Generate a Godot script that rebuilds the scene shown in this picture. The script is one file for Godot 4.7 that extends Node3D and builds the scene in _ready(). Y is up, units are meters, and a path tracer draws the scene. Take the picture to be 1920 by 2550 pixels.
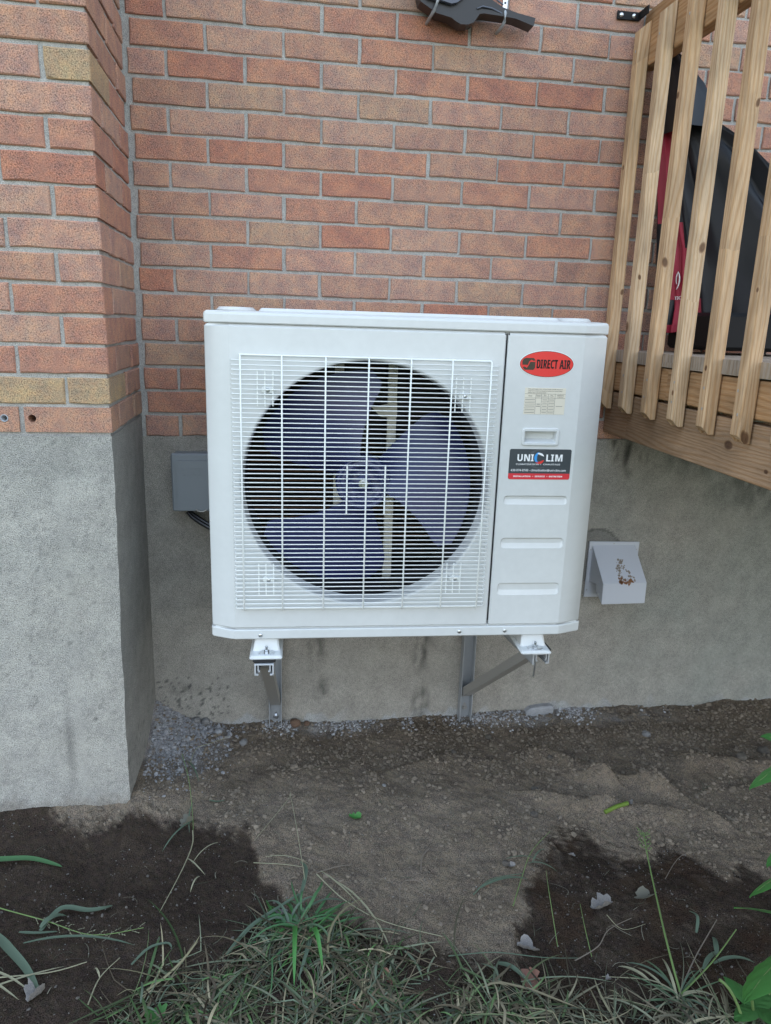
extends Node3D
# Back wall of a brick house with a heat pump on wall brackets, a wooden deck on the right, bare soil below.
# World: x along the wall, y up (0 = top of the concrete foundation), z out of the wall towards the yard.

var rng := RandomNumberGenerator.new()
var M := {}
var used := {}
var nlow := FastNoiseLite.new()
var nmid := FastNoiseLite.new()
var nfine := FastNoiseLite.new()

# ------------------------------------------------------------------ helpers
func lin(r: float, g: float, b: float) -> Color:
	return Color(r, g, b).linear_to_srgb()

func numbered(called: String) -> String:
	if not used.has(called):
		used[called] = 0
		return called
	used[called] += 1
	return "%s_%03d" % [called, used[called]]

func tag(o: Node, label := "", category := "", group := "", kind := "") -> Node:
	if label != "":
		o.set_meta("label", label)
	if category != "":
		o.set_meta("category", category)
	if group != "":
		o.set_meta("group", group)
	if kind != "":
		o.set_meta("kind", kind)
	return o

func thing(called: String, label: String, category: String, at := Vector3.ZERO, group := "") -> Node3D:
	var o := Node3D.new()
	o.name = numbered(called)
	add_child(o)
	o.position = at
	tag(o, label, category, group)
	return o

func put(called: String, mesh: Mesh, m: Material, parent: Node = null) -> MeshInstance3D:
	var o := MeshInstance3D.new()
	if parent == null:
		parent = self
		o.name = numbered(called)
	else:
		o.name = called
	o.mesh = mesh
	if m != null:
		o.material_override = m
	parent.add_child(o, true)
	return o

func begin() -> SurfaceTool:
	var st := SurfaceTool.new()
	st.begin(Mesh.PRIMITIVE_TRIANGLES)
	st.set_smooth_group(-1)
	return st

func done(st: SurfaceTool) -> ArrayMesh:
	st.generate_normals()
	return st.commit()

func part(called: String, st: SurfaceTool, m: Material, parent: Node = null) -> MeshInstance3D:
	return put(called, done(st), m, parent)

func tri(st: SurfaceTool, a: Vector3, b: Vector3, c: Vector3) -> void:
	st.add_vertex(a)
	st.add_vertex(b)
	st.add_vertex(c)

func quad(st: SurfaceTool, a: Vector3, b: Vector3, c: Vector3, d: Vector3) -> void:
	tri(st, a, b, c)
	tri(st, a, c, d)

func quad_uv(st: SurfaceTool, p: Array, uv: Array) -> void:
	for i in [0, 1, 2, 0, 2, 3]:
		st.set_uv(uv[i])
		st.add_vertex(p[i])

# chamfered box, c = centre, s = size, b = chamfer
func bbox(st: SurfaceTool, c: Vector3, s: Vector3, b := 0.002, xf := Transform3D.IDENTITY) -> void:
	var h := s * 0.5
	b = min(b, min(h.x, min(h.y, h.z)) * 0.9)
	var v := {}
	for sx in [-1, 1]:
		for sy in [-1, 1]:
			for sz in [-1, 1]:
				var k := Vector3(sx, sy, sz)
				v[[sx, sy, sz, 0]] = xf * (c + Vector3(sx * h.x, sy * (h.y - b), sz * (h.z - b)))
				v[[sx, sy, sz, 1]] = xf * (c + Vector3(sx * (h.x - b), sy * h.y, sz * (h.z - b)))
				v[[sx, sy, sz, 2]] = xf * (c + Vector3(sx * (h.x - b), sy * (h.y - b), sz * h.z))
				if k.x * k.y * k.z < 0:
					tri(st, v[[sx, sy, sz, 0]], v[[sx, sy, sz, 2]], v[[sx, sy, sz, 1]])
				else:
					tri(st, v[[sx, sy, sz, 0]], v[[sx, sy, sz, 1]], v[[sx, sy, sz, 2]])
	for s1 in [-1, 1]:
		_face(st, v[[s1, -1, -1, 0]], v[[s1, 1, -1, 0]], v[[s1, 1, 1, 0]], v[[s1, -1, 1, 0]], s1 < 0)
		_face(st, v[[-1, s1, -1, 1]], v[[-1, s1, 1, 1]], v[[1, s1, 1, 1]], v[[1, s1, -1, 1]], s1 < 0)
		_face(st, v[[-1, -1, s1, 2]], v[[1, -1, s1, 2]], v[[1, 1, s1, 2]], v[[-1, 1, s1, 2]], s1 < 0)
		for s2 in [-1, 1]:
			var f: bool = s1 * s2 > 0
			_face(st, v[[s1, s2, -1, 0]], v[[s1, s2, 1, 0]], v[[s1, s2, 1, 1]], v[[s1, s2, -1, 1]], not f)
			_face(st, v[[-1, s1, s2, 1]], v[[1, s1, s2, 1]], v[[1, s1, s2, 2]], v[[-1, s1, s2, 2]], not f)
			_face(st, v[[s1, -1, s2, 0]], v[[s1, 1, s2, 0]], v[[s1, 1, s2, 2]], v[[s1, -1, s2, 2]], f)

func _face(st: SurfaceTool, a: Vector3, b: Vector3, c: Vector3, d: Vector3, flip: bool) -> void:
	if flip:
		quad(st, a, b, c, d)
	else:
		quad(st, a, d, c, b)

# tube through points
func tube(st: SurfaceTool, pts: Array, r: Variant, sides := 6, smooth := true) -> void:
	var n := pts.size()
	var rings := []
	var up := Vector3(0.13, 0.97, 0.21).normalized()
	for i in n:
		var t: Vector3 = (pts[min(i + 1, n - 1)] - pts[max(i - 1, 0)]).normalized()
		var u := up
		if abs(t.dot(u)) > 0.95:
			u = Vector3(1, 0.1, 0.05).normalized()
		var a := t.cross(u).normalized()
		var b := t.cross(a).normalized()
		var rr: float = r[i] if r is Array else r
		var ring := []
		for k in sides:
			var an := TAU * k / sides
			ring.append(pts[i] + (a * cos(an) + b * sin(an)) * rr)
		rings.append(ring)
	if smooth:
		st.set_smooth_group(1)
	for i in n - 1:
		for k in sides:
			var k2 := (k + 1) % sides
			quad(st, rings[i][k], rings[i + 1][k], rings[i + 1][k2], rings[i][k2])
	st.set_smooth_group(-1)
	for k in range(1, sides - 1):
		tri(st, rings[0][0], rings[0][k], rings[0][k + 1])
		tri(st, rings[n - 1][0], rings[n - 1][k + 1], rings[n - 1][k])

# extrude a polygon (in local xy) from z0 to z1, with a small chamfer on the z1 side
func prism(st: SurfaceTool, poly: PackedVector2Array, z0: float, z1: float, xf := Transform3D.IDENTITY, bev := 0.0) -> void:
	var idx := Geometry2D.triangulate_polygon(poly)
	var top := poly
	if bev > 0.0:
		var off := Geometry2D.offset_polygon(poly, -bev)
		if off.size() == 1 and off[0].size() == poly.size():
			top = PackedVector2Array()
			for p in poly:
				var best: Vector2 = off[0][0]
				for q in off[0]:
					if q.distance_to(p) < best.distance_to(p):
						best = q
				top.append(best)
	var zb: float = z1 - sign(z1 - z0) * (bev if top != poly else 0.0)
	var n := poly.size()
	for i in range(0, idx.size(), 3):
		tri(st, xf * _v3(top[idx[i]], z1), xf * _v3(top[idx[i + 1]], z1), xf * _v3(top[idx[i + 2]], z1))
		tri(st, xf * _v3(poly[idx[i]], z0), xf * _v3(poly[idx[i + 2]], z0), xf * _v3(poly[idx[i + 1]], z0))
	for i in n:
		var j := (i + 1) % n
		quad(st, xf * _v3(poly[i], z0), xf * _v3(poly[j], z0), xf * _v3(poly[j], zb), xf * _v3(poly[i], zb))
		if top != poly:
			quad(st, xf * _v3(poly[i], zb), xf * _v3(poly[j], zb), xf * _v3(top[j], z1), xf * _v3(top[i], z1))

func _v3(p: Vector2, z: float) -> Vector3:
	return Vector3(p.x, p.y, z)

func ellipse(c: Vector2, rx: float, ry: float, n := 32) -> PackedVector2Array:
	var out := PackedVector2Array()
	for i in n:
		out.append(c + Vector2(cos(TAU * i / n) * rx, sin(TAU * i / n) * ry))
	return out

func round_rect(x0: float, y0: float, x1: float, y1: float, r: float, seg := 4) -> PackedVector2Array:
	var out := PackedVector2Array()
	for c in [[x1 - r, y1 - r, 0.0], [x0 + r, y1 - r, PI / 2], [x0 + r, y0 + r, PI], [x1 - r, y0 + r, PI * 1.5]]:
		for i in seg + 1:
			var a: float = c[2] + PI / 2 * i / seg
			out.append(Vector2(c[0] + cos(a) * r, c[1] + sin(a) * r))
	return out

# flat face of a rectangle with one star-shaped hole, at depth z
func face_hole(st: SurfaceTool, rc: Rect2, hole0: PackedVector2Array, z: float) -> void:
	var hole := PackedVector2Array()
	for i in hole0.size():
		var p := hole0[i]
		var q := hole0[(i + 1) % hole0.size()]
		var parts := maxi(1, int(p.distance_to(q) / .012)) if hole0.size() < 40 else 1
		for k in parts:
			hole.append(p.lerp(q, float(k) / parts))
	var c := Vector2.ZERO
	for p in hole:
		c += p
	c /= hole.size()
	var hs := []
	for p in hole:
		hs.append([fposmod((p - c).angle(), TAU), p])
	hs.sort_custom(func(a, b): return a[0] < b[0])
	var cs := []
	for q in [rc.position, rc.position + Vector2(rc.size.x, 0), rc.end, rc.position + Vector2(0, rc.size.y)]:
		cs.append([fposmod((q - c).angle(), TAU), q])
	var n := hs.size()
	for i in n:
		var a = hs[i]
		var b = hs[(i + 1) % n]
		var pa := _to_rect(rc, c, a[1])
		var pb := _to_rect(rc, c, b[1])
		quad(st, _v3(a[1], z), _v3(b[1], z), _v3(pb, z), _v3(pa, z))
		var a1: float = a[0]
		var b1: float = b[0]
		if b1 < a1:
			b1 += TAU
		for q in cs:
			var an: float = q[0]
			if an < a1:
				an += TAU
			if an > a1 and an < b1:
				tri(st, _v3(pa, z), _v3(pb, z), _v3(q[1], z))

func _to_rect(rc: Rect2, c: Vector2, p: Vector2) -> Vector2:
	var d := (p - c).normalized()
	var t := INF
	if d.x > 1e-6:
		t = min(t, (rc.end.x - c.x) / d.x)
	elif d.x < -1e-6:
		t = min(t, (rc.position.x - c.x) / d.x)
	if d.y > 1e-6:
		t = min(t, (rc.end.y - c.y) / d.y)
	elif d.y < -1e-6:
		t = min(t, (rc.position.y - c.y) / d.y)
	return c + d * t

# strip between two closed loops with the same number of points
func bridge(st: SurfaceTool, a: Array, b: Array) -> void:
	var n := a.size()
	for i in n:
		var j := (i + 1) % n
		quad(st, a[i], a[j], b[j], b[i])

func loop3(poly: PackedVector2Array, z: float) -> Array:
	var out := []
	for p in poly:
		out.append(_v3(p, z))
	return out

func fan_fill(st: SurfaceTool, a: Array) -> void:
	var c := Vector3.ZERO
	for p in a:
		c += p
	c /= a.size()
	for i in a.size():
		tri(st, c, a[i], a[(i + 1) % a.size()])

# solid of revolution round local z: prof = [[r, z], ...]
func lathe(st: SurfaceTool, prof: Array, n := 32, c := Vector3.ZERO, smooth := true) -> void:
	if smooth:
		st.set_smooth_group(2)
	for i in prof.size() - 1:
		for k in n:
			var a := TAU * k / n
			var b := TAU * (k + 1) / n
			var p: Array = prof[i]
			var q: Array = prof[i + 1]
			quad(st, c + Vector3(cos(a) * p[0], sin(a) * p[0], p[1]), c + Vector3(cos(b) * p[0], sin(b) * p[0], p[1]), c + Vector3(cos(b) * q[0], sin(b) * q[0], q[1]), c + Vector3(cos(a) * q[0], sin(a) * q[0], q[1]))
	st.set_smooth_group(-1)

func text(words: String, at: Vector3, w: float, h: float, m: Material, parent: Node, bold := true, depth := 0.0006, face := "Droid Sans") -> MeshInstance3D:
	var f := SystemFont.new()
	f.font_names = PackedStringArray([face])
	f.font_weight = 700 if bold else 400
	var t := TextMesh.new()
	t.text = words
	t.font = f
	t.font_size = 32
	t.pixel_size = 0.01
	t.depth = 0.02
	var box := t.get_aabb()
	var o := put("lettering", t, m, parent)
	var s := Vector3(w / box.size.x, h / box.size.y, depth / 0.02)
	o.scale = s
	o.position = at - box.get_center() * s
	return o

# ------------------------------------------------------------------ textures
func noise_bytes(size: int, freq: float, sd: int, kind := FastNoiseLite.TYPE_SIMPLEX_SMOOTH, oct := 3) -> PackedByteArray:
	var n := FastNoiseLite.new()
	n.seed = sd
	n.noise_type = kind
	n.frequency = freq
	n.fractal_octaves = oct
	if oct == 1:
		n.fractal_type = FastNoiseLite.FRACTAL_NONE
	var im := n.get_seamless_image(size, size)
	im.convert(Image.FORMAT_L8)
	return im.get_data()

func rgb_tex(size: int, data: PackedByteArray) -> ImageTexture:
	return ImageTexture.create_from_image(Image.create_from_data(size, size, false, Image.FORMAT_RGB8, data))

func grey_tex(size: int, data: PackedByteArray) -> ImageTexture:
	return ImageTexture.create_from_image(Image.create_from_data(size, size, false, Image.FORMAT_L8, data))

# colour multiplier and height for a granular surface
func grain(size: int, f_fine: float, f_mid: float, f_big: float, sd: int, w_fine: float, w_mid: float, w_big: float, speck: float, warm: float) -> Array:
	var a := noise_bytes(size, f_fine, sd, FastNoiseLite.TYPE_SIMPLEX, 2)
	var b := noise_bytes(size, f_mid, sd + 1)
	var c := noise_bytes(size, f_big, sd + 2)
	var d := noise_bytes(size, f_fine * 0.7, sd + 3, FastNoiseLite.TYPE_CELLULAR, 1)
	var col := PackedByteArray()
	col.resize(size * size * 3)
	var hh := PackedByteArray()
	hh.resize(size * size)
	for i in size * size:
		var fa := a[i] / 255.0 - 0.5
		var fb := b[i] / 255.0 - 0.5
		var fc := c[i] / 255.0 - 0.5
		var fd := d[i] / 255.0
		var v := 0.84 + fa * w_fine + fb * w_mid + fc * w_big
		if fa < -0.5 + speck:
			v *= 0.55
		var g := v * (1.0 - warm * fb)
		var bl := v * (1.0 - warm * 1.7 * fb - warm * fc)
		col[i * 3] = int(clampf(v, 0, 1) * 255)
		col[i * 3 + 1] = int(clampf(g, 0, 1) * 255)
		col[i * 3 + 2] = int(clampf(bl, 0, 1) * 255)
		hh[i] = int(clampf(0.5 + fa * 0.55 + fb * 0.25 + (fd - 0.5) * 0.25, 0, 1) * 255)
	return [rgb_tex(size, col), grey_tex(size, hh)]

func wood_tex() -> Array:
	var w := 256
	var h := 1024
	var n := FastNoiseLite.new()
	n.seed = 31
	n.frequency = 1.0
	n.fractal_octaves = 3
	var knots := [Vector3(70, 140, 7), Vector3(190, 330, 5), Vector3(120, 560, 9), Vector3(40, 760, 4), Vector3(215, 900, 7), Vector3(150, 720, 4), Vector3(100, 900, 3)]
	var col := PackedByteArray()
	col.resize(w * h * 3)
	var hh := PackedByteArray()
	hh.resize(w * h)
	for y in h:
		for x in w:
			var px := float(x)
			var dark := 0.0
			for k in knots:
				var dx: float = px - k.x
				var dy: float = float(y) - k.y
				var e: float = dx * dx + dy * dy * 0.30
				var r2: float = k.z * k.z
				px += dx * r2 * 2.2 / (e + r2) * exp(-e / (r2 * 9.0)) * -0.6
				if e < r2 * 1.6:
					dark = maxf(dark, clampf(1.5 - e / r2, 0, 1))
			var warp := n.get_noise_2d(px * 0.006, y * 0.0008) * 30.0
			var ring := sin((px + warp) * 0.62 + 2.0 * n.get_noise_2d(px * .02 + 300.0, y * .002)) * 0.5 + 0.5
			ring = pow(ring, 2.5)
			var fib := n.get_noise_2d(px * 0.55, y * 0.012 + 77.0)
			var blot := n.get_noise_2d(px * 0.012 + 200.0, y * 0.004)
			var v := 0.86 - ring * 0.07 + fib * 0.12 + blot * 0.12 - dark * 0.34
			var i := y * w + x
			col[i * 3] = int(clampf(v, 0, 1) * 255)
			col[i * 3 + 1] = int(clampf(v * (0.985 - ring * 0.05 - dark * 0.12), 0, 1) * 255)
			col[i * 3 + 2] = int(clampf(v * (0.96 - ring * 0.12 - dark * 0.2), 0, 1) * 255)
			hh[i] = int(clampf(0.62 - ring * 0.25 + fib * 0.3 - dark * 0.15, 0, 1) * 255)
	return [ImageTexture.create_from_image(Image.create_from_data(w, h, false, Image.FORMAT_RGB8, col)), ImageTexture.create_from_image(Image.create_from_data(w, h, false, Image.FORMAT_L8, hh))]

func plain(r: float, g: float, b: float, rough := 0.7, metal := 0.0, spec := 0.5) -> StandardMaterial3D:
	var m := StandardMaterial3D.new()
	m.albedo_color = lin(r, g, b)
	m.roughness = rough
	m.metallic = metal
	m.metallic_specular = spec
	return m

func tri_mat(t: Array, r: float, g: float, b: float, scale: Variant, relief: float, rough := 0.9, world := true) -> StandardMaterial3D:
	var m := plain(r, g, b, rough)
	m.albedo_texture = t[0]
	m.uv1_triplanar = true
	m.uv1_world_triplanar = world
	m.uv1_scale = scale if scale is Vector3 else Vector3.ONE * scale
	m.uv1_triplanar_sharpness = 4.0
	if relief != 0.0:
		m.heightmap_enabled = true
		m.heightmap_texture = t[1]
		m.heightmap_scale = relief
	return m

func veg(r: float, g: float, b: float, rough := 0.55) -> StandardMaterial3D:
	var m := plain(r, g, b, rough, 0.0, 0.35)
	m.backlight_enabled = true
	m.backlight = lin(r * 0.5, g * 0.6, b * 0.35)
	m.cull_mode = BaseMaterial3D.CULL_DISABLED
	return m

func make_materials() -> void:
	var tb := grain(512, 0.23, 0.05, 0.012, 5, 0.40, 0.14, 0.16, 0.15, 0.10)
	var ts := grain(512, 0.27, 0.06, 0.012, 21, 0.40, 0.12, 0.10, 0.11, 0.008)
	var tg := grain(512, 0.15, 0.04, 0.010, 41, 0.50, 0.22, 0.16, 0.14, 0.05)
	var tp := grain(512, 0.05, 0.02, 0.006, 61, 0.012, 0.012, 0.02, 0.0, 0.0)
	M["brick"] = []
	for c in [[.58, .295, .205], [.575, .325, .23], [.585, .355, .265], [.56, .355, .25], [.55, .255, .175], [.61, .35, .26], [.51, .285, .205], [.57, .40, .24], [.55, .32, .235]]:
		M["brick"].append(tri_mat(tb, c[0], c[1], c[2], 2.1, 0.16, 0.93))
	var bs := tri_mat(tb, 1, 1, 1, 2.1, 0.16, 0.93)
	bs.vertex_color_use_as_albedo = true
	M["brick_stuff"] = bs
	M["mortar"] = tri_mat(ts, .55, .54, .51, 2.6, 0.22, 0.95)
	var st := tri_mat(ts, 1, 1, 1, 2.0, 0.25, 0.95)
	st.vertex_color_use_as_albedo = true
	M["stucco"] = st
	var so := tri_mat(tg, 1, 1, 1, 3.1, 0.20, 0.97)
	so.vertex_color_use_as_albedo = true
	so.metallic_specular = 0.08
	M["soil"] = so
	var pb := tri_mat(tg, 1, 1, 1, 9.0, 0.1, 0.95)
	pb.vertex_color_use_as_albedo = true
	pb.metallic_specular = 0.25
	M["pebble"] = pb
	M["stone"] = tri_mat(ts, .27, .265, .26, 4.0, 0.2, 0.95)
	M["stone_pale"] = tri_mat(ts, .42, .43, .45, 4.0, 0.2, 0.95)
	M["stone_brown"] = tri_mat(ts, .20, .125, .085, 4.0, 0.2, 0.95)
	M["clod"] = tri_mat(tg, .135, .118, .098, 5.0, 0.3, 0.97)
	var wt := wood_tex()
	for w in [["wood", .66, .465, .295], ["wood_warm", .52, .32, .17], ["wood_brown", .42, .285, .185], ["wood_pale", .72, .54, .37], ["wood_deck", .42, .36, .31], ["wood_dark", .33, .195, .105]]:
		var m := plain(w[1], w[2], w[3], 0.78)
		m.albedo_texture = wt[0]
		m.heightmap_enabled = true
		m.heightmap_texture = wt[1]
		m.heightmap_scale = 0.08
		M[w[0]] = m
	M["paint"] = plain(.80, .815, .80, 0.27, 0.0, 0.5)
	M["paint"].albedo_texture = tp[0]
	M["paint"].uv1_triplanar = true
	M["paint"].uv1_scale = Vector3.ONE * 1.3
	M["paint"].albedo_color = lin(.89, .92, .92)
	M["wire"] = plain(.76, .79, .78, 0.35)
	M["cream"] = plain(.62, .60, .50, 0.5)
	M["gap"] = plain(.02, .02, .022, 0.9)
	M["inside"] = plain(.05, .05, .055, 0.8)
	M["fin"] = plain(.035, .034, .036, 0.5, 0.4)
	M["copper"] = plain(.20, .10, .055, 0.5, 0.6)
	M["fan"] = plain(.020, .026, .10, 0.36, 0.0, 0.55)
	M["zinc"] = plain(.62, .64, .66, 0.28, 0.95)
	M["galv"] = tri_mat(tp, .52, .55, .58, 2.0, 0.0, 0.4)
	M["galv"].metallic = 0.3
	M["shroud"] = plain(.006, .006, .008, 0.6)
	M["bright"] = plain(.55, .57, .59, 0.35, 0.3)
	M["steel_dark"] = plain(.36, .35, .33, 0.42, 0.35)
	M["rubber"] = plain(.02, .02, .022, 0.8)
	M["black_plastic"] = plain(.008, .008, .009, 0.5, 0.0, 0.3)
	M["cable"] = plain(.012, .012, .014, 0.3)
	M["grey_box"] = plain(.19, .215, .24, 0.4)
	M["red_label"] = plain(.70, .035, .03, 0.4)
	M["red_label2"] = plain(.62, .03, .045, 0.4)
	M["ink"] = plain(.012, .012, .012, 0.6)
	M["ink_brown"] = plain(.05, .035, .02, 0.6)
	M["slate"] = plain(.045, .055, .065, 0.4)
	M["slate_pale"] = plain(.075, .085, .095, 0.4)
	M["white_ink"] = plain(.85, .86, .87, 0.5)
	M["blue_ink"] = plain(.04, .30, .70, 0.5)
	M["paper"] = plain(.66, .62, .52, 0.7)
	M["grey_ink"] = plain(.22, .21, .19, 0.7)
	M["vent"] = plain(.50, .525, .58, 0.42)
	M["rust"] = plain(.22, .10, .045, 0.8)
	M["rust2"] = plain(.27, .23, .19, 0.8)
	M["cloth_black"] = plain(.011, .013, .018, 0.42, 0.0, 0.4)
	M["cloth_red"] = plain(.30, .012, .035, 0.6)
	M["cloth_black"].cull_mode = BaseMaterial3D.CULL_DISABLED
	M["tool"] = plain(.010, .010, .012, 0.35)
	M["tool_face"] = plain(.085, .095, .125, 0.5)
	M["clay_red"] = plain(.26, .09, .05, 0.9)
	M["pvc"] = plain(.33, .35, .38, 0.5)
	M["leaf_dry"] = veg(.30, .28, .265, 0.8)
	M["leaf_dry"].albedo_texture = tg[0]
	M["leaf_dry"].uv1_triplanar = true
	M["leaf_dry"].uv1_scale = Vector3.ONE * 9.0
	M["leaf_olive"] = veg(.14, .135, .11, 0.8)
	M["leaf_rust"] = veg(.21, .11, .085, 0.8)
	M["leaf_green"] = veg(.04, .12, .032, 0.55)
	M["leaf_bright"] = veg(.05, .165, .04, 0.45)
	M["stem_green"] = veg(.13, .20, .07, 0.5)
	M["stalk"] = veg(.12, .185, .03, 0.5)
	M["blade_blue"] = veg(.085, .12, .085, 0.6)
	M["blade_green"] = veg(.06, .14, .06, 0.55)
	M["blade_dull"] = veg(.09, .14, .08, 0.6)
	M["straw"] = veg(.26, .25, .17, 0.7)
	M["twig"] = plain(.15, .125, .10, 0.9)
	M["seed"] = veg(.20, .20, .14, 0.8)
	var vc := veg(1, 1, 1, 0.6)
	vc.vertex_color_use_as_albedo = true
	vc.backlight = Color(0.35, 0.4, 0.25)
	M["grass_vc"] = vc

# ------------------------------------------------------------------ house
var brick_cache := {}

func brick_mesh(w: float, h: float, d: float, variant: int) -> ArrayMesh:
	var key := [roundf(w * 1000), roundf(h * 1000), roundf(d * 1000), variant]
	if brick_cache.has(key):
		return brick_cache[key]
	var r := RandomNumberGenerator.new()
	r.seed = 900 + variant * 17 + int(w * 5000)
	var o := []
	var nx := 5 if w > 0.12 else 3
	var hw := w / 2
	var hh := h / 2
	var j := 0.0012
	for i in nx:
		o.append(Vector2(-hw + w * i / nx, -hh))
	for i in 2:
		o.append(Vector2(hw, -hh + h * i / 2))
	for i in nx:
		o.append(Vector2(hw - w * i / nx, hh))
	for i in 2:
		o.append(Vector2(-hw, hh - h * i / 2))
	var st := begin()
	var outer := []
	var inner := []
	var back := []
	for p in o:
		var q: Vector2 = p + Vector2(r.randf_range(-j, j), r.randf_range(-j, j))
		var ch := r.randf_range(0.0010, 0.0042)
		var inn := Vector2(q.x - sign(q.x) * (ch if absf(p.x) > hw - 0.001 else 0.0), q.y - sign(q.y) * (ch if absf(p.y) > hh - 0.001 else 0.0))
		outer.append(_v3(q, -ch * 0.9))
		inner.append(_v3(inn, r.randf_range(-0.0006, 0.0004)))
		back.append(_v3(q, -d))
	bridge(st, back, outer)
	bridge(st, outer, inner)
	fan_fill(st, inner)
	fan_fill(st, back)
	var me := done(st)
	brick_cache[key] = me
	return me

func brick_mat() -> Material:
	var t := rng.randf()
	var a: Array = M["brick"]
	if t < 0.22: return a[0]
	if t < 0.42: return a[1]
	if t < 0.56: return a[5]
	if t < 0.68: return a[2]
	if t < 0.78: return a[3]
	if t < 0.86: return a[8]
	if t < 0.93: return a[4]
	if t < 0.985: return a[6]
	return a[7]

func lay(parent: Node, at: Vector3, w: float, turn := 0.0, m: Material = null, d := 0.088) -> void:
	var o := put("brick", brick_mesh(w, 0.0585, d, rng.randi() % 5), brick_mat() if m == null else m, parent)
	o.position = at + Vector3(rng.randf_range(-.0012, .0012), rng.randf_range(-.0012, .0012), 0) + Vector3(sin(turn), 0, cos(turn)) * rng.randf_range(-.0012, .0012)
	o.rotation = Vector3(rng.randf_range(-.004, .004), turn + rng.randf_range(-.004, .004), rng.randf_range(-.004, .004))

# a wall face made of a fine sheet with stains in its own colour; u along, v up
func sheet(nu: int, nv: int, at: Callable, colour: Callable) -> ArrayMesh:
	var vs := PackedVector3Array()
	var cs := PackedColorArray()
	var ix := PackedInt32Array()
	for j in nv + 1:
		for i in nu + 1:
			var p: Vector3 = at.call(float(i) / nu, float(j) / nv)
			vs.append(p)
			cs.append(colour.call(p))
	for j in nv:
		for i in nu:
			var a := j * (nu + 1) + i
			ix.append_array(PackedInt32Array([a, a + 1, a + nu + 2, a, a + nu + 2, a + nu + 1]))
	var arr := []
	arr.resize(Mesh.ARRAY_MAX)
	arr[Mesh.ARRAY_VERTEX] = vs
	arr[Mesh.ARRAY_COLOR] = cs
	arr[Mesh.ARRAY_INDEX] = ix
	var me := ArrayMesh.new()
	me.add_surface_from_arrays(Mesh.PRIMITIVE_TRIANGLES, arr)
	var st := SurfaceTool.new()
	st.create_from(me, 0)
	st.generate_normals()
	return st.commit()

func blob(p: Vector2, c: Vector2, rx: float, ry: float) -> float:
	var d := Vector2((p.x - c.x) / rx, (p.y - c.y) / ry).length()
	return clampf(1.3 - d, 0, 1)

func foundation_colour(p: Vector3) -> Color:
	var n := nmid.get_noise_2d(p.x * 3.0, p.y * 3.0)
	var n2 := nfine.get_noise_2d(p.x * 22.0, p.y * 9.0)
	var c := Color(.43, .41, .365)
	c = c.lerp(Color(.385, .36, .315), clampf(0.5 + n * 1.2, 0, 1) * 0.6)
	c = c.lerp(Color(.355, .375, .34), clampf((p.x - 1.3) * 1.2 + n * 0.5, 0, 0.7))
	var q := Vector2(p.x, p.y)
	var k := 0.0
	# damp streaks under the unit
	k = maxf(k, blob(q, Vector2(.40, -.66), .03, .10) * 0.5)
	k = maxf(k, blob(q, Vector2(.415, -.83), .025, .05) * 0.55)
	k = maxf(k, blob(q, Vector2(.745, -.68), .035, .10) * 0.65)
	k = maxf(k, blob(q, Vector2(.75, -.90), .03, .07) * 0.85)
	k = maxf(k, blob(q, Vector2(.755, -.78), .02, .10) * 0.3)
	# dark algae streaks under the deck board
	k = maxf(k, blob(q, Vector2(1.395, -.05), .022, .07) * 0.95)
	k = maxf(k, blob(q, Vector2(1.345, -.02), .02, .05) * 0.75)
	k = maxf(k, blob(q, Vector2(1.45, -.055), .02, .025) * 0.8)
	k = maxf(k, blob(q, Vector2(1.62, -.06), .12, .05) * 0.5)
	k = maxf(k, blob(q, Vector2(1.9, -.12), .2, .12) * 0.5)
	k = maxf(k, blob(q, Vector2(-.01, -.81), .05, .02) * 0.5)
	k *= clampf(0.75 + n2 * 1.6, 0, 1.2)
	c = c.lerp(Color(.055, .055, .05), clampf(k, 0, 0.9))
	# splash spots low on the left
	if p.x < 0.12 and p.y < -.76 and nfine.get_noise_2d(p.x * 40.0, p.y * 40.0) > 0.42:
		c = c.lerp(Color(.06, .065, .065), 0.7)
	# scar of an older, round cover above the vent
	var rr := (q - Vector2(1.315, -.385)).length()
	if rr > .088 and rr < .096 and p.y > -.37:
		c = c.lerp(Color(.10, .10, .095), 0.75)
	elif rr < .09:
		c = c.lerp(Color(.20, .20, .19), 0.6)
	# pale smear of mortar at the foot of the wall
	var foot := clampf((-.925 - p.y + .05 * nmid.get_noise_2d(p.x * 7.0, 3.0) + .015 * n2) / .008, 0, 1)
	if p.x > 0.05:
		c = c.lerp(Color(.46, .47, .47), foot * clampf(0.2 + 2.0 * nmid.get_noise_2d(p.x * 4.0, 40.0), 0, 0.85))
	return c

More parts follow.
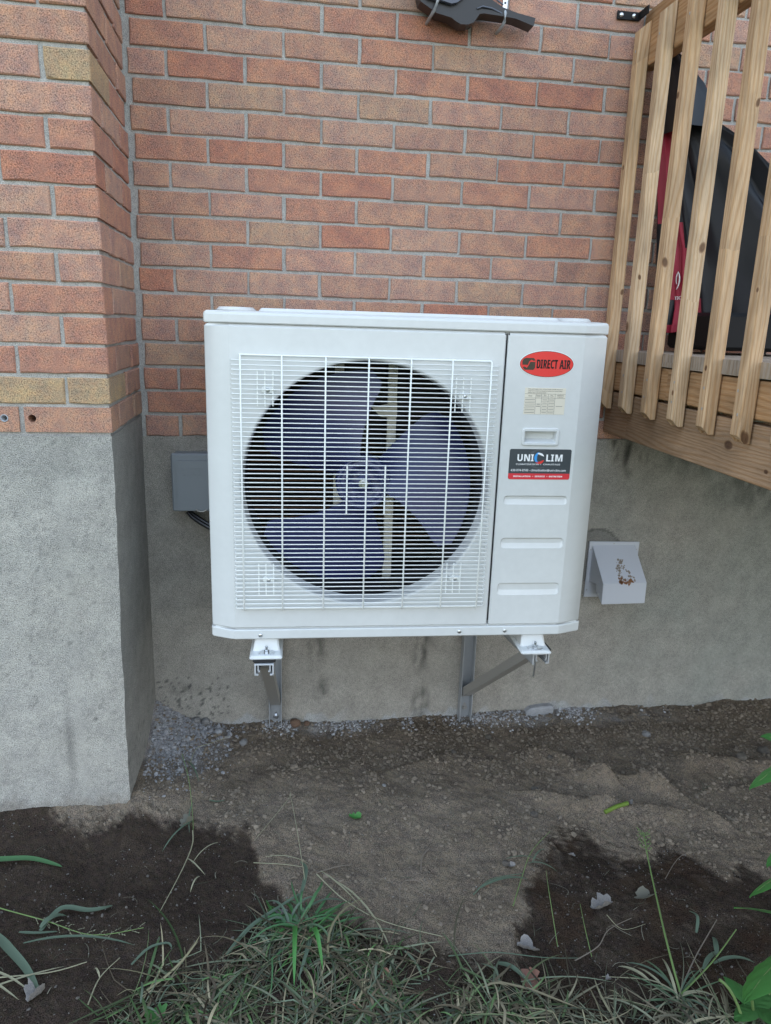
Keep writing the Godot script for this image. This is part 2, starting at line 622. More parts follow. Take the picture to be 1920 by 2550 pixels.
func pier_colour(p: Vector3) -> Color:
	var n := nmid.get_noise_2d((p.x - p.z) * 2.5, p.y * 2.5)
	var c := Color(.535, .52, .475).lerp(Color(.505, .488, .44), clampf(0.5 + n, 0, 1))
	var top := clampf((p.y + .035 + .012 * nmid.get_noise_2d(p.x * 9.0, 1.0)) / .012, 0, 1)
	c = c.lerp(Color(.40, .39, .36), top * 0.55)
	var q := Vector2(p.x, p.y)
	var low := clampf((-.80 - p.y) / .1, 0, 1)
	c = c.lerp(Color(.42, .42, .40), low * 0.5)
	c = c.lerp(Color(.44, .433, .395), smoothstep(.1, .5, nmid.get_noise_2d((p.x - p.z) * 1.1 + 7.0, p.y * 3.2)) * .45)
	var crack := absf(p.x + .30 + .02 * nmid.get_noise_1d(p.y * 9.0) + .006 * nfine.get_noise_1d(p.y * 60.0) - .12 * (p.y + .3))
	if crack < .0012 and p.y > -.62 and p.y < -.12:
		c = c.lerp(Color(.22, .215, .2), .5)
	var k := blob(q, Vector2(-.255, -.74), .012, .12) * 0.4
	k = maxf(k, blob(q, Vector2(-.187, -.66), .006, .006) * 0.9)
	if nfine.get_noise_2d(p.x * 30.0 + 9.0, p.y * 30.0) > 0.55:
		k = maxf(k, 0.25)
	var splash := clampf((-.875 - p.y + .03 * nmid.get_noise_2d((p.x - p.z) * 9.0, 5.0) + .02 * nfine.get_noise_2d(p.x * 50.0, p.y * 50.0)) / .05, 0, 1)
	c = c.lerp(Color(.20, .165, .13), splash * .55)
	return c.lerp(Color(.08, .08, .08), k)

func build_house() -> void:
	var house := thing("brick_house", "red brick house wall over a grey concrete foundation, with a projecting brick corner", "house")
	# --- back wall
	var st := begin()
	quad(st, Vector3(-.30, -.02, -.0055), Vector3(4.2, -.02, -.0055), Vector3(4.2, 4.6, -.0055), Vector3(-.30, 4.6, -.0055))
	bbox(st, Vector3(1.95, 2.29, -.18), Vector3(4.5, 4.62, .3), 0.0)
	var wall := part("brick_wall", st, M["mortar"], house)
	var rest := []
	for lvl in 68:
		var row := 16 - lvl
		var off := 0.0 if row % 2 == 0 else 0.1
		var y := (lvl + 0.5) * 0.067
		var x := -0.1 if row % 2 == 0 else -0.1
		var xs := []
		if row % 2 == 0:
			xs.append([-.1, 0.0])
			x = 0.0
		else:
			xs.append([-.1, .1])
			x = 0.1
		while x < 4.1:
			xs.append([x, x + .2])
			x += .2
		for s in xs:
			var w: float = s[1] - s[0] - 0.0085
			var cx: float = (s[0] + s[1]) / 2
			if s[0] < -.05:
				w -= 0.001 if row % 2 == 0 else 0.008
				cx += 0.0005 if row % 2 == 0 else 0.004
			if lvl < 21 and cx < 2.2 and cx > -0.3:
				# courses the heat pump covers
				lay(wall, Vector3(cx, y, 0), w)
			else:
				rest.append([Vector3(cx, y, 0), w / 0.19, 0.0])
	_rest_bricks(rest, wall)
	# --- projecting corner
	var px := -.105
	var pz := .407
	st = begin()
	bbox(st, Vector3(px - 1.53, 2.34, .04), Vector3(3.0, 4.56, .50), 0.0)
	quad(st, Vector3(px - 3.0, .128, pz - .0055), Vector3(px - .0055, .128, pz - .0055), Vector3(px - .0055, 4.6, pz - .0055), Vector3(px - 3.0, 4.6, pz - .0055))
	quad(st, Vector3(px - 3.0, .055, pz - .0055), Vector3(px - .0055, .055, pz - .0055), Vector3(px - .0055, .091, pz - .0055), Vector3(px - 3.0, .091, pz - .0055))
	for r in [[px - 3.0, -.349], [-.327, -.290], [-.267, px - .0055]]:
		quad(st, Vector3(r[0], .091, pz - .0055), Vector3(r[1], .091, pz - .0055), Vector3(r[1], .128, pz - .0055), Vector3(r[0], .128, pz - .0055))
	quad(st, Vector3(px - .0055, .06, pz - .0055), Vector3(px - .0055, .06, -.1), Vector3(px - .0055, 4.6, -.1), Vector3(px - .0055, 4.6, pz - .0055))
	var pier := part("brick_corner", st, M["mortar"], house)
	rest = []
	for k in 67:
		var y := .067 + (k + 0.5) * 0.067
		var full: bool = k % 2 == 0
		var seen: bool = k < 15
		# corner brick: one brick that shows on both faces
		var m := brick_mat()
		if k == 11: m = M["brick"][7]
		if k == 1: m = M["brick"][7]
		var wx := .19 if full else .09
		var wz := .09 if full else .19
		if k == 0:
			pass
		elif seen:
			lay(pier, Vector3(px - wx / 2, y, pz), wx, 0.0, m, wz)
		else:
			rest.append([Vector3(px - wx / 2, y, pz), wx / .19, 0.0])
		var x := px - wx - .005
		var i := 0
		while x > px - 2.9:
			if k == 0 and i == 0:
				pass
			elif seen and i < 3:
				lay(pier, Vector3(x - .1, y, pz), .1915)
			else:
				rest.append([Vector3(x - .1, y, pz), 1.0, 0.0])
			x -= .2
			i += 1
		# side face
		var z := pz - wz - .01
		while z > 0.02:
			var w := minf(.19, z + 0.004)
			if seen and not (k == 0 and z > .2):
				lay(pier, Vector3(px, y, z - w / 2), w, PI / 2)
			elif seen:
				lay(pier, Vector3(px, y, z - w / 2), w, PI / 2)
			else:
				rest.append([Vector3(px, y, z - w / 2), w / .19, PI / 2])
			z -= w + .01
	_rest_bricks(rest, pier)
	# lowest course: two bricks with a round drain hole
	for b in [[px - .095, .19, -.2785], [px - .297, .19, -.338]]:
		var comb := CSGCombiner3D.new()
		comb.name = "brick"
		var box := CSGBox3D.new()
		box.size = Vector3(b[1], .057, .088)
		box.position = Vector3(b[0], .1005, pz - .044)
		comb.add_child(box)
		var hole := CSGCylinder3D.new()
		hole.radius = .0088
		hole.height = .17
		hole.sides = 20
		hole.operation = CSGShape3D.OPERATION_SUBTRACTION
		hole.rotation.x = PI / 2
		hole.position = Vector3(b[2], .103, pz)
		comb.add_child(hole)
		comb.material_override = M["brick"][1]
		box.material = M["brick"][1]
		hole.material = M["brick"][6]
		pier.add_child(comb, true)
	st = begin()
	lathe(st, [[.0066, -.05], [.0066, .001], [.0086, .001], [.0086, -.05]], 20, Vector3(-.338, .103, pz))
	part("drain_tube", st, M["pvc"], pier)
	# --- foundation
	var f := put("foundation_wall", sheet(430, 190, func(u, v): return Vector3(-.13 + u * 2.58, -1.12 + v * 1.123, .003 + .0025 * nmid.get_noise_2d(u * 9.0, v * 4.0)), foundation_colour), M["stucco"], house)
	st = begin()
	bbox(st, Vector3(3.3, -.6, -.1), Vector3(1.7, 1.2, .2), 0.0)
	bbox(st, Vector3(1.2, -.6, -.16), Vector3(2.6, 1.19, .3), 0.0)
	part("foundation_core", st, M["mortar"], f)
	# corner foundation: the face leans out a little and its edge wanders
	var edge := func(v: float) -> float: return px - .016 * (1.0 - v) + .004 * nmid.get_noise_1d(v * 7.0)
	var pf := put("corner_foundation", sheet(220, 150, func(u, v): return Vector3(lerpf(-1.4, edge.call(v), u), -1.12 + v * 1.184, pz + .002 + .006 * sin(v * 2.6) + .003 * nmid.get_noise_2d(u * 8.0, v * 5.0)), pier_colour), M["stucco"], house)
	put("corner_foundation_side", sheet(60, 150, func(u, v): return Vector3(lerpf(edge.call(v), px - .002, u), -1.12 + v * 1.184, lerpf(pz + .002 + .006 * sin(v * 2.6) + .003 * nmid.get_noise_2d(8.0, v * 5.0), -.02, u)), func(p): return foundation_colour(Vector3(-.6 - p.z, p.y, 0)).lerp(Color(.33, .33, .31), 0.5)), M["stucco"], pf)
	st = begin()
	bbox(st, Vector3(px - 2.0, -.55, .1), Vector3(3.9, 1.2, .55), 0.0)
	part("foundation_core", st, M["mortar"], pf)
	st = begin()
	bbox(st, Vector3(.6, 4.68, -2.2), Vector3(7.6, .14, 6.0), .01)
	part("roof", st, M["steel_dark"], house)

func _rest_bricks(rest: Array, parent: Node) -> void:
	if rest.is_empty():
		return
	var mm := MultiMesh.new()
	mm.transform_format = MultiMesh.TRANSFORM_3D
	mm.use_colors = true
	mm.mesh = brick_mesh(.19, .057, .088, 1)
	mm.instance_count = rest.size()
	for i in rest.size():
		var r = rest[i]
		mm.set_instance_transform(i, Transform3D(Basis(Vector3.UP, r[2]) * Basis.from_scale(Vector3(r[1], 1, 1)), r[0]))
		var c: Color = (brick_mat() as StandardMaterial3D).albedo_color.srgb_to_linear()
		mm.set_instance_color(i, c)
	var o := MultiMeshInstance3D.new()
	o.name = "upper_bricks"
	o.multimesh = mm
	o.material_override = M["brick_stuff"]
	o.set_meta("kind", "stuff")
	parent.add_child(o, true)

# ------------------------------------------------------------------ heat pump
const W2 := 0.473
const FZ := 0.027          # front plane; 0 = where the corner chamfers start
const TOPY := 0.757

func outline(grow := 0.0, back := -.383) -> PackedVector2Array:
	# plan of the cabinet in (x, z), rounded chamfers
	var w := W2 + grow
	var z := FZ + grow
	return PackedVector2Array([Vector2(-w, back), Vector2(-w, -.004), Vector2(-w + .003, .003), Vector2(-w + .046, z - .004), Vector2(-w + .058, z), Vector2(w - .066, z), Vector2(w - .054, z - .004), Vector2(w - .003, .003), Vector2(w, -.004), Vector2(w, back)])

func ring_xz(o: PackedVector2Array, y: float) -> Array:
	var out := []
	for p in o:
		out.append(Vector3(p.x, y, p.y))
	return out

func stack(st: SurfaceTool, levels: Array) -> void:
	# levels: [[grow, y], ...] closed walls between them
	for i in levels.size() - 1:
		bridge(st, ring_xz(outline(levels[i][0]), levels[i][1]), ring_xz(outline(levels[i + 1][0]), levels[i + 1][1]))

func build_heat_pump() -> void:
	var ac := thing("heat_pump", "white outdoor heat pump unit with round fan grille, hung on metal wall brackets", "heat pump", Vector3(.585, -.430, .462))
	ac.rotation.y = deg_to_rad(-2.4)
	var paint: Material = M["paint"]
	# base pan
	var st := begin()
	st.set_smooth_group(-1)
	stack(st, [[-.012, 0.0], [-.001, .0], [.002, .003], [.002, .0235], [0.0, .0255], [-.006, .0262], [-.006, .030]])
	fan_fill(st, ring_xz(outline(-.012), 0.0))
	fan_fill(st, ring_xz(outline(-.006), .030))
	part("base_pan", st, paint, ac)
	# cover
	st = begin()
	stack(st, [[-.010, TOPY - .004], [-.010, TOPY + .0015], [-.001, TOPY + .0016], [0.001, TOPY + .004], [0.001, TOPY + .020], [-.001, TOPY + .025], [-.006, TOPY + .028], [-.03, TOPY + .0295]])
	fan_fill(st, ring_xz(outline(-.03), TOPY + .0295))
	var plateau := round_rect(-.352, -.36, .357, -.012, .012, 3)
	var xz := Transform3D(Basis(Vector3.RIGHT, Vector3(0, 0, 1), Vector3(0, 1, 0)), Vector3.ZERO)
	prism(st, plateau, TOPY + .028, TOPY + .0365, xz, .006)
	for x in [-.405, .40]:
		prism(st, ellipse(Vector2(x, -.055), .045, .05, 20), TOPY + .028, TOPY + .037, xz, .006)
	part("top_cover", st, paint, ac)
	# fan side panel with the round opening
	var y0 := .0285
	var seam := .2183
	var c := Vector2(-.098, .388)
	st = begin()
	var hole := ellipse(c, .301, .301, 72)
	face_hole(st, Rect2(-W2 + .058, y0 + .004, seam - .004 + W2 - .058, TOPY - y0 - .010), hole, FZ)
	st.set_smooth_group(3)
	var rings := []
	for q in [[.301, FZ], [.2985, FZ - .0008], [.2965, FZ - .003], [.2955, FZ - .007], [.2945, FZ - .025], [.2925, FZ - .048]]:
		rings.append(loop3(ellipse(c, q[0], q[0], 72), q[1]))
	for i in rings.size() - 1:
		bridge(st, rings[i], rings[i + 1])
	st.set_smooth_group(-1)
	var zs := FZ
	# rolled edges: top, bottom and seam
	quad(st, Vector3(-W2 + .058, TOPY - .006, zs), Vector3(seam - .004, TOPY - .006, zs), Vector3(seam - .004, TOPY, zs - .006), Vector3(-W2 + .058, TOPY, zs - .006))
	quad(st, Vector3(-W2 + .058, y0 + .004, zs), Vector3(seam - .004, y0 + .004, zs), Vector3(seam - .004, y0, zs - .004), Vector3(-W2 + .058, y0, zs - .004))
	quad(st, Vector3(seam - .004, y0 + .004, zs), Vector3(seam - .004, TOPY - .006, zs), Vector3(seam - .0008, TOPY - .006, zs - .003), Vector3(seam - .0008, y0 + .004, zs - .003))
	quad(st, Vector3(seam - .0008, y0, zs - .003), Vector3(seam - .0008, TOPY, zs - .003), Vector3(seam - .0008, TOPY, zs - .02), Vector3(seam - .0008, y0, zs - .02))
	# left chamfer and side
	_wrap(st, -1.0, y0)
	part("fan_panel", st, paint, ac)
	# service panel on the right
	st = begin()
	var x0 := .2215
	var x1 := W2 - .066
	var cells := []
	var lv := [[.1105, .1425], [.2345, .2615], [.347, .3695]]
	var ybot := y0 + .004
	for l in lv:
		var mid: float = (l[0] + l[1]) / 2
		cells.append([mid - .026, mid + .026, l])
	cells.append([.480, .550, []])
	var yy := ybot
	for cell in cells:
		quad(st, Vector3(x0 + .004, yy, FZ), Vector3(x1, yy, FZ), Vector3(x1, cell[0], FZ), Vector3(x0 + .004, cell[0], FZ))
		yy = cell[1]
		var rc := Rect2(x0 + .004, cell[0], x1 - x0 - .004, cell[1] - cell[0])
		if cell[2].size() > 0:
			var l: Array = cell[2]
			var o := round_rect(.2385, l[0], .4000, l[1], .009, 4)
			face_hole(st, rc, o, FZ)
			# pressed channel: steep at the top, a long slope at the bottom
			var inn := PackedVector2Array()
			for p in o:
				var q: Vector2 = p
				q.x = lerpf(.3192, q.x, .955)
				q.y = l[1] - .0035 - (l[1] - q.y) * (1.0 - .016 / (l[1] - l[0]))
				inn.append(q)
			st.set_smooth_group(4)
			bridge(st, loop3(o, FZ), loop3(o, FZ - .0008))
			st.set_smooth_group(-1)
			bridge(st, loop3(o, FZ - .0008), loop3(inn, FZ - .0045))
			fan_fill(st, loop3(inn, FZ - .0045))
		else:
			face_hole(st, rc, round_rect(.2745, .497, .3605, .5325, .006, 4), FZ)
	quad(st, Vector3(x0 + .004, yy, FZ), Vector3(x1, yy, FZ), Vector3(x1, TOPY - .006, FZ), Vector3(x0 + .004, TOPY - .006, FZ))
	quad(st, Vector3(x0 + .004, TOPY - .006, FZ), Vector3(x1, TOPY - .006, FZ), Vector3(x1, TOPY, FZ - .006), Vector3(x0 + .004, TOPY, FZ - .006))
	quad(st, Vector3(x0 + .004, ybot, FZ), Vector3(x1, ybot, FZ), Vector3(x1, y0, FZ - .004), Vector3(x0 + .004, y0, FZ - .004))
	quad(st, Vector3(x0 + .004, ybot, FZ), Vector3(x0 + .004, TOPY - .006, FZ), Vector3(x0 + .0008, TOPY - .006, FZ - .003), Vector3(x0 + .0008, ybot, FZ - .003))
	quad(st, Vector3(x0 + .0008, y0, FZ - .003), Vector3(x0 + .0008, TOPY, FZ - .003), Vector3(x0 + .0008, TOPY, FZ - .02), Vector3(x0 + .0008, y0, FZ - .02))
	_wrap(st, 1.0, y0)
	var sp := part("service_panel", st, paint, ac)
	# recessed grip
	st = begin()
	var rim := round_rect(.2713, .4938, .3637, .5358, .007, 4)
	var rim2 := round_rect(.2727, .4952, .3623, .5344, .006, 4)
	var rim3 := round_rect(.2775, .4998, .3575, .5292, .003, 4)
	var rim4 := round_rect(.2790, .5012, .3560, .5278, .002, 4)
	var rim5 := round_rect(.2800, .5085, .3550, .5268, .002, 4)
	bridge(st, loop3(rim, FZ - .001), loop3(rim, FZ + .002))
	bridge(st, loop3(rim, FZ + .002), loop3(rim2, FZ + .0032))
	bridge(st, loop3(rim2, FZ + .0032), loop3(rim3, FZ + .0032))
	bridge(st, loop3(rim3, FZ + .0032), loop3(rim4, FZ + .001))
	bridge(st, loop3(rim4, FZ + .001), loop3(rim5, FZ - .017))
	fan_fill(st, loop3(rim5, FZ - .017))
	part("grip", st, paint, sp)
	# dark gap behind the seam and the inner box
	st = begin()
	bbox(st, Vector3(seam + .0016, .39, FZ - .012), Vector3(.006, .70, .010), 0.0)
	part("seam_gap", st, M["gap"], ac)
	st = begin()
	lathe(st, [[.2925, FZ - .048], [.2945, FZ - .0485], [.2915, FZ - .060], [.2915, FZ - .15], [.31, FZ - .17]], 72, Vector3(-.098, .388, 0))
	part("fan_shroud", st, M["shroud"], ac)
	st = begin()
	bbox(st, Vector3(-.003, .39, -.375), Vector3(.93, .72, .006), 0.0)
	bbox(st, Vector3(.214, .39, -.185), Vector3(.004, .72, .37), 0.0)
	bbox(st, Vector3(-.467, .39, -.19), Vector3(.004, .72, .36), 0.0)
	bbox(st, Vector3(-.12, .750, -.19), Vector3(.69, .004, .36), 0.0)
	bbox(st, Vector3(-.12, .034, -.19), Vector3(.69, .004, .36), 0.0)
	part("inner_case", st, M["inside"], ac)
	# coil: fins and copper pipes behind the fan
	st = begin()
	for i in 52:
		bbox(st, Vector3(-.13, .05 + i * .0135, -.345), Vector3(.64, .0035, .02), 0.0)
	part("coil_fins", st, M["fin"], ac)
	st = begin()
	for i in 26:
		var y := .057 + i * .027
		tube(st, [Vector3(-.44, y, -.333), Vector3(.19, y, -.333)], .0022, 5)
	part("coil_pipes", st, M["copper"], ac)
	# motor bracket: two pale posts with a plate
	for x in [-.1565, -.016]:
		st = begin()
		bbox(st, Vector3(x, .39, -.205), Vector3(.020, .71, .003), .0005)
		bbox(st, Vector3(x + .0105, .39, -.212), Vector3(.003, .71, .016), .0005)
		bbox(st, Vector3(x - .0105, .39, -.212), Vector3(.003, .71, .016), .0005)
		bbox(st, Vector3(x + .004, .39, -.203), Vector3(.0016, .71, .003), 0.0)
		if x > -.1:
			prism(st, PackedVector2Array([Vector2(x + .013, .528), Vector2(x + .013, .562), Vector2(x - .018, .562), Vector2(x - .055, .553), Vector2(x - .030, .528)]), -.204, -.200)
		part("motor_bracket", st, M["cream"], ac)
	st = begin()
	lathe(st, [[.052, -.20], [.052, -.13], [.03, -.125]], 24, Vector3(-.098, .385, 0))
	part("motor", st, M["inside"], ac)
	# fan: hub and three blades
	var fan := Node3D.new()
	fan.name = "fan"
	fan.position = Vector3(-.0995, .377, -.075)
	ac.add_child(fan)
	st = begin()
	lathe(st, [[.068, -.055], [.069, .004], [.066, .010], [.060, .0115], [.0585, .009], [.055, .0085], [.052, .011], [.044, .0115], [.042, .004], [.020, .003], [.018, .012], [.002, .012]], 40)
	for k in 6:
		var a := TAU * k / 6 + .3
		bbox(st, Vector3(cos(a), sin(a), 0) * .031 + Vector3(0, 0, .006), Vector3(.020, .003, .009), .0006, Transform3D(Basis(Vector3.BACK, 0.0), Vector3.ZERO))
	part("hub", st, M["fan"], fan)
	st = begin()
	prism(st, ellipse(Vector2.ZERO, .0085, .0085, 6), .010, .022, Transform3D.IDENTITY, .001)
	prism(st, ellipse(Vector2.ZERO, .012, .012, 16), .010, .0135)
	part("hub_nut", st, M["zinc"], fan)
	var blade := _blade()
	for k in 3:
		var o := put("blade", blade, M["fan"], fan)
		o.rotation.z = deg_to_rad(6.0 + 121.0 * k)
	# wire guard
	var guard := Node3D.new()
	guard.name = "fan_guard"
	ac.add_child(guard)
	var gz := FZ + .017
	st = begin()
	tube(st, [Vector3(-.3045, 0, -.014), Vector3(-.3055, 0, -.004), Vector3(-.303, 0, 0), Vector3(.303, 0, 0), Vector3(.3055, 0, -.004), Vector3(.3045, 0, -.014)], .00130, 6)
	var hw := done(st)
	for i in 56:
		var o := put("wire", hw, M["wire"], guard)
		o.position = Vector3(-.1048, .0895 + i * .01073, gz)
	st = begin()
	tube(st, [Vector3(0, -.3035, -.016), Vector3(0, -.3035, -.005), Vector3(0, -.300, -.0005), Vector3(0, .300, -.0005), Vector3(0, .3035, -.005), Vector3(0, .3035, -.016)], .002, 8)
	var vw := done(st)
	for x in [-.3905, -.2985, -.2000, -.1022, -.0050, .0911, .1824]:
		var o := put("wire", vw, M["wire"], guard)
		o.position = Vector3(x, .3865, gz + .0016)
	st = begin()
	tube(st, [Vector3(-.289, 0, 0), Vector3(.289, 0, 0)], .0022, 6)
	var bw := done(st)
	for y in [.0835, .6905]:
		var o := put("wire", bw, M["wire"], guard)
		o.position = Vector3(-.1048, y, gz - .010)
	st = begin()
	tube(st, [Vector3(0, -.0595, 0), Vector3(0, .0595, 0)], .0019, 8)
	var sw := done(st)
	for x in [-.1475, -.0575]:
		var o := put("wire", sw, M["wire"], guard)
		o.position = Vector3(x, .386, gz + .0016)
	st = begin()
	tube(st, [Vector3(0, -.039, 0), Vector3(0, .039, 0)], .0016, 6)
	var cw := done(st)
	for s in [[-.3304, .6131], [.1247, .6092], [-.332, .1586], [.1259, .1588]]:
		for dx in [-.023, -.006, .012]:
			var o := put("wire", cw, M["wire"], guard)
			o.position = Vector3(s[0] + dx, s[1] + .004, gz - .0022)
		st = begin()
		prism(st, round_rect(s[0] - .014, s[1] - .007, s[0] + .014, s[1] + .007, .005, 3), FZ, FZ + .0095, Transform3D.IDENTITY, .002)
		part("clip", st, M["wire"], guard)
		st = begin()
		lathe(st, [[.0055, FZ + .0095], [.0052, FZ + .0115], [.003, FZ + .0128], [.0, FZ + .0130]], 14, Vector3(s[0], s[1], 0))
		part("screw", st, M["zinc"], guard)
	# screws along the base
	for s in [[-.3535, .0118], [.147, .0138], [.2657, .0145]]:
		st = begin()
		lathe(st, [[.0052, FZ], [.0052, FZ + .0035], [.0045, FZ + .0048], [.002, FZ + .0055], [.0, FZ + .0056]], 16, Vector3(s[0], s[1], 0))
		part("screw", st, M["zinc"], ac)
	# mounting feet
	for s in [-.3395, .345]:
		st = begin()
		var zz := FZ + .034
		var yb := -.036
		var outer := [Vector3(s - .040, yb, -.06), Vector3(s - .040, yb, zz - .004), Vector3(s - .036, yb, zz), Vector3(s + .036, yb, zz), Vector3(s + .040, yb, zz - .004), Vector3(s + .040, yb, -.06)]
		var rise := [Vector3(s - .035, yb + .0045, -.06), Vector3(s - .035, yb + .0045, zz - .009), Vector3(s - .031, yb + .0045, zz - .006), Vector3(s + .031, yb + .0045, zz - .006), Vector3(s + .035, yb + .0045, zz - .009), Vector3(s + .035, yb + .0045, -.06)]
		var up := [Vector3(s - .034, yb + .0047, -.06), Vector3(s - .033, yb + .0047, FZ - .002), Vector3(s - .029, yb + .0047, FZ + .001), Vector3(s + .029, yb + .0047, FZ + .001), Vector3(s + .033, yb + .0047, FZ - .002), Vector3(s + .034, yb + .0047, -.06)]
		var topr := [Vector3(s - .029, .001, -.06), Vector3(s - .028, .001, FZ - .016), Vector3(s - .024, .001, FZ - .012), Vector3(s + .024, .001, FZ - .012), Vector3(s + .028, .001, FZ - .016), Vector3(s + .029, .001, -.06)]
		var low := []
		for p in outer:
			low.append(p + Vector3(0, -.0025, 0))
		bridge(st, low, outer)
		bridge(st, outer, rise)
		bridge(st, rise, up)
		bridge(st, up, topr)
		fan_fill(st, low)
		fan_fill(st, rise)
		var foot := part("foot", st, paint, ac)
		st = begin()
		var bc := Transform3D(Basis(Vector3.RIGHT, Vector3(0, 0, -1), Vector3(0, 1, 0)), Vector3(s + .001, yb + .0048, FZ + .0125))
		prism(st, ellipse(Vector2.ZERO, .020, .0135, 28), 0, .0022, bc, .0005)
		part("washer", st, M["zinc"], foot)
		st = begin()
		prism(st, ellipse(Vector2.ZERO, .0065, .0065, 6), .002, .008, bc, .0008)
		prism(st, ellipse(Vector2.ZERO, .0036, .0036, 10), .007, .018, bc, .0008)
		part("bolt", st, M["zinc"], foot)
	_stickers(ac)

func _wrap(st: SurfaceTool, side: float, y0: float) -> void:
	var o := outline()
	var n := o.size()
	var pick := [0, 1, 2, 3, 4] if side < 0 else [5, 6, 7, 8, 9]
	var lo := []
	var hi := []
	var cap := []
	for i in pick:
		var p: Vector2 = o[i]
		lo.append(Vector3(p.x, y0 + .004, p.y))
		hi.append(Vector3(p.x, TOPY - .006, p.y))
		var q: Vector2 = outline(-.006)[i]
		cap.append(Vector3(q.x, TOPY, q.y))
	st.set_smooth_group(5)
	for i in pick.size() - 1:
		quad(st, lo[i], lo[i + 1], hi[i + 1], hi[i])
	st.set_smooth_group(-1)
	for i in pick.size() - 1:
		quad(st, hi[i], hi[i + 1], cap[i + 1], cap[i])
		quad(st, lo[i], lo[i + 1], lo[i + 1] + Vector3(0, -.004, -.004), lo[i] + Vector3(0, -.004, -.004))

func _blade() -> ArrayMesh:
	var st := begin()
	st.set_smooth_group(1)
	var nr := 9
	var na := 11
	var g := []
	for i in nr + 1:
		var t := float(i) / nr
		var r := lerpf(.062, .280, t)
		var span := lerpf(deg_to_rad(70.0), deg_to_rad(88.0), pow(t, 0.8))
		var mid := deg_to_rad(lerpf(8.0, -6.0, t))
		if t > .8:
			span *= 1.0 - .22 * pow((t - .8) / .2, 2.0)
		var row := []
		for j in na + 1:
			var s := float(j) / na
			var a := mid + (s - .5) * span
			var camber := sin(s * PI) * .012
			row.append(Vector3(cos(a) * r, sin(a) * r, lerpf(.028, -.062, s) * lerpf(.9, 1.0, t) + camber - .012 * t))
		g.append(row)
	for i in nr:
		for j in na:
			quad(st, g[i][j], g[i + 1][j], g[i + 1][j + 1], g[i][j + 1])
	var e := Vector3(0, 0, -.0032)
	for i in nr:
		for j in na:
			quad(st, g[i][j] + e, g[i][j + 1] + e, g[i + 1][j + 1] + e, g[i + 1][j] + e)
	st.set_smooth_group(-1)
	for i in nr:
		quad(st, g[i][0], g[i + 1][0], g[i + 1][0] + e, g[i][0] + e)
		quad(st, g[i][na], g[i][na] + e, g[i + 1][na] + e, g[i + 1][na])
	for j in na:
		quad(st, g[nr][j], g[nr][j + 1], g[nr][j + 1] + e, g[nr][j] + e)
	return done(st)

func arc_band(c: Vector2, rx0: float, ry0: float, rx1: float, ry1: float, a0: float, a1: float, taper := 0.0, n := 18) -> PackedVector2Array:
	var out := PackedVector2Array()
	for i in n + 1:
		var t := float(i) / n
		var a := deg_to_rad(lerpf(a0, a1, t))
		out.append(c + Vector2(cos(a) * rx1, sin(a) * ry1))
	for i in range(n, -1, -1):
		var t := float(i) / n
		var a := deg_to_rad(lerpf(a0, a1, t))
		var k := 1.0 - taper * pow(absf(t - .5) * 2.0, 2.0)
		out.append(c + Vector2(cos(a) * lerpf(rx1, rx0, k), sin(a) * lerpf(ry1, ry0, k)))
	return out

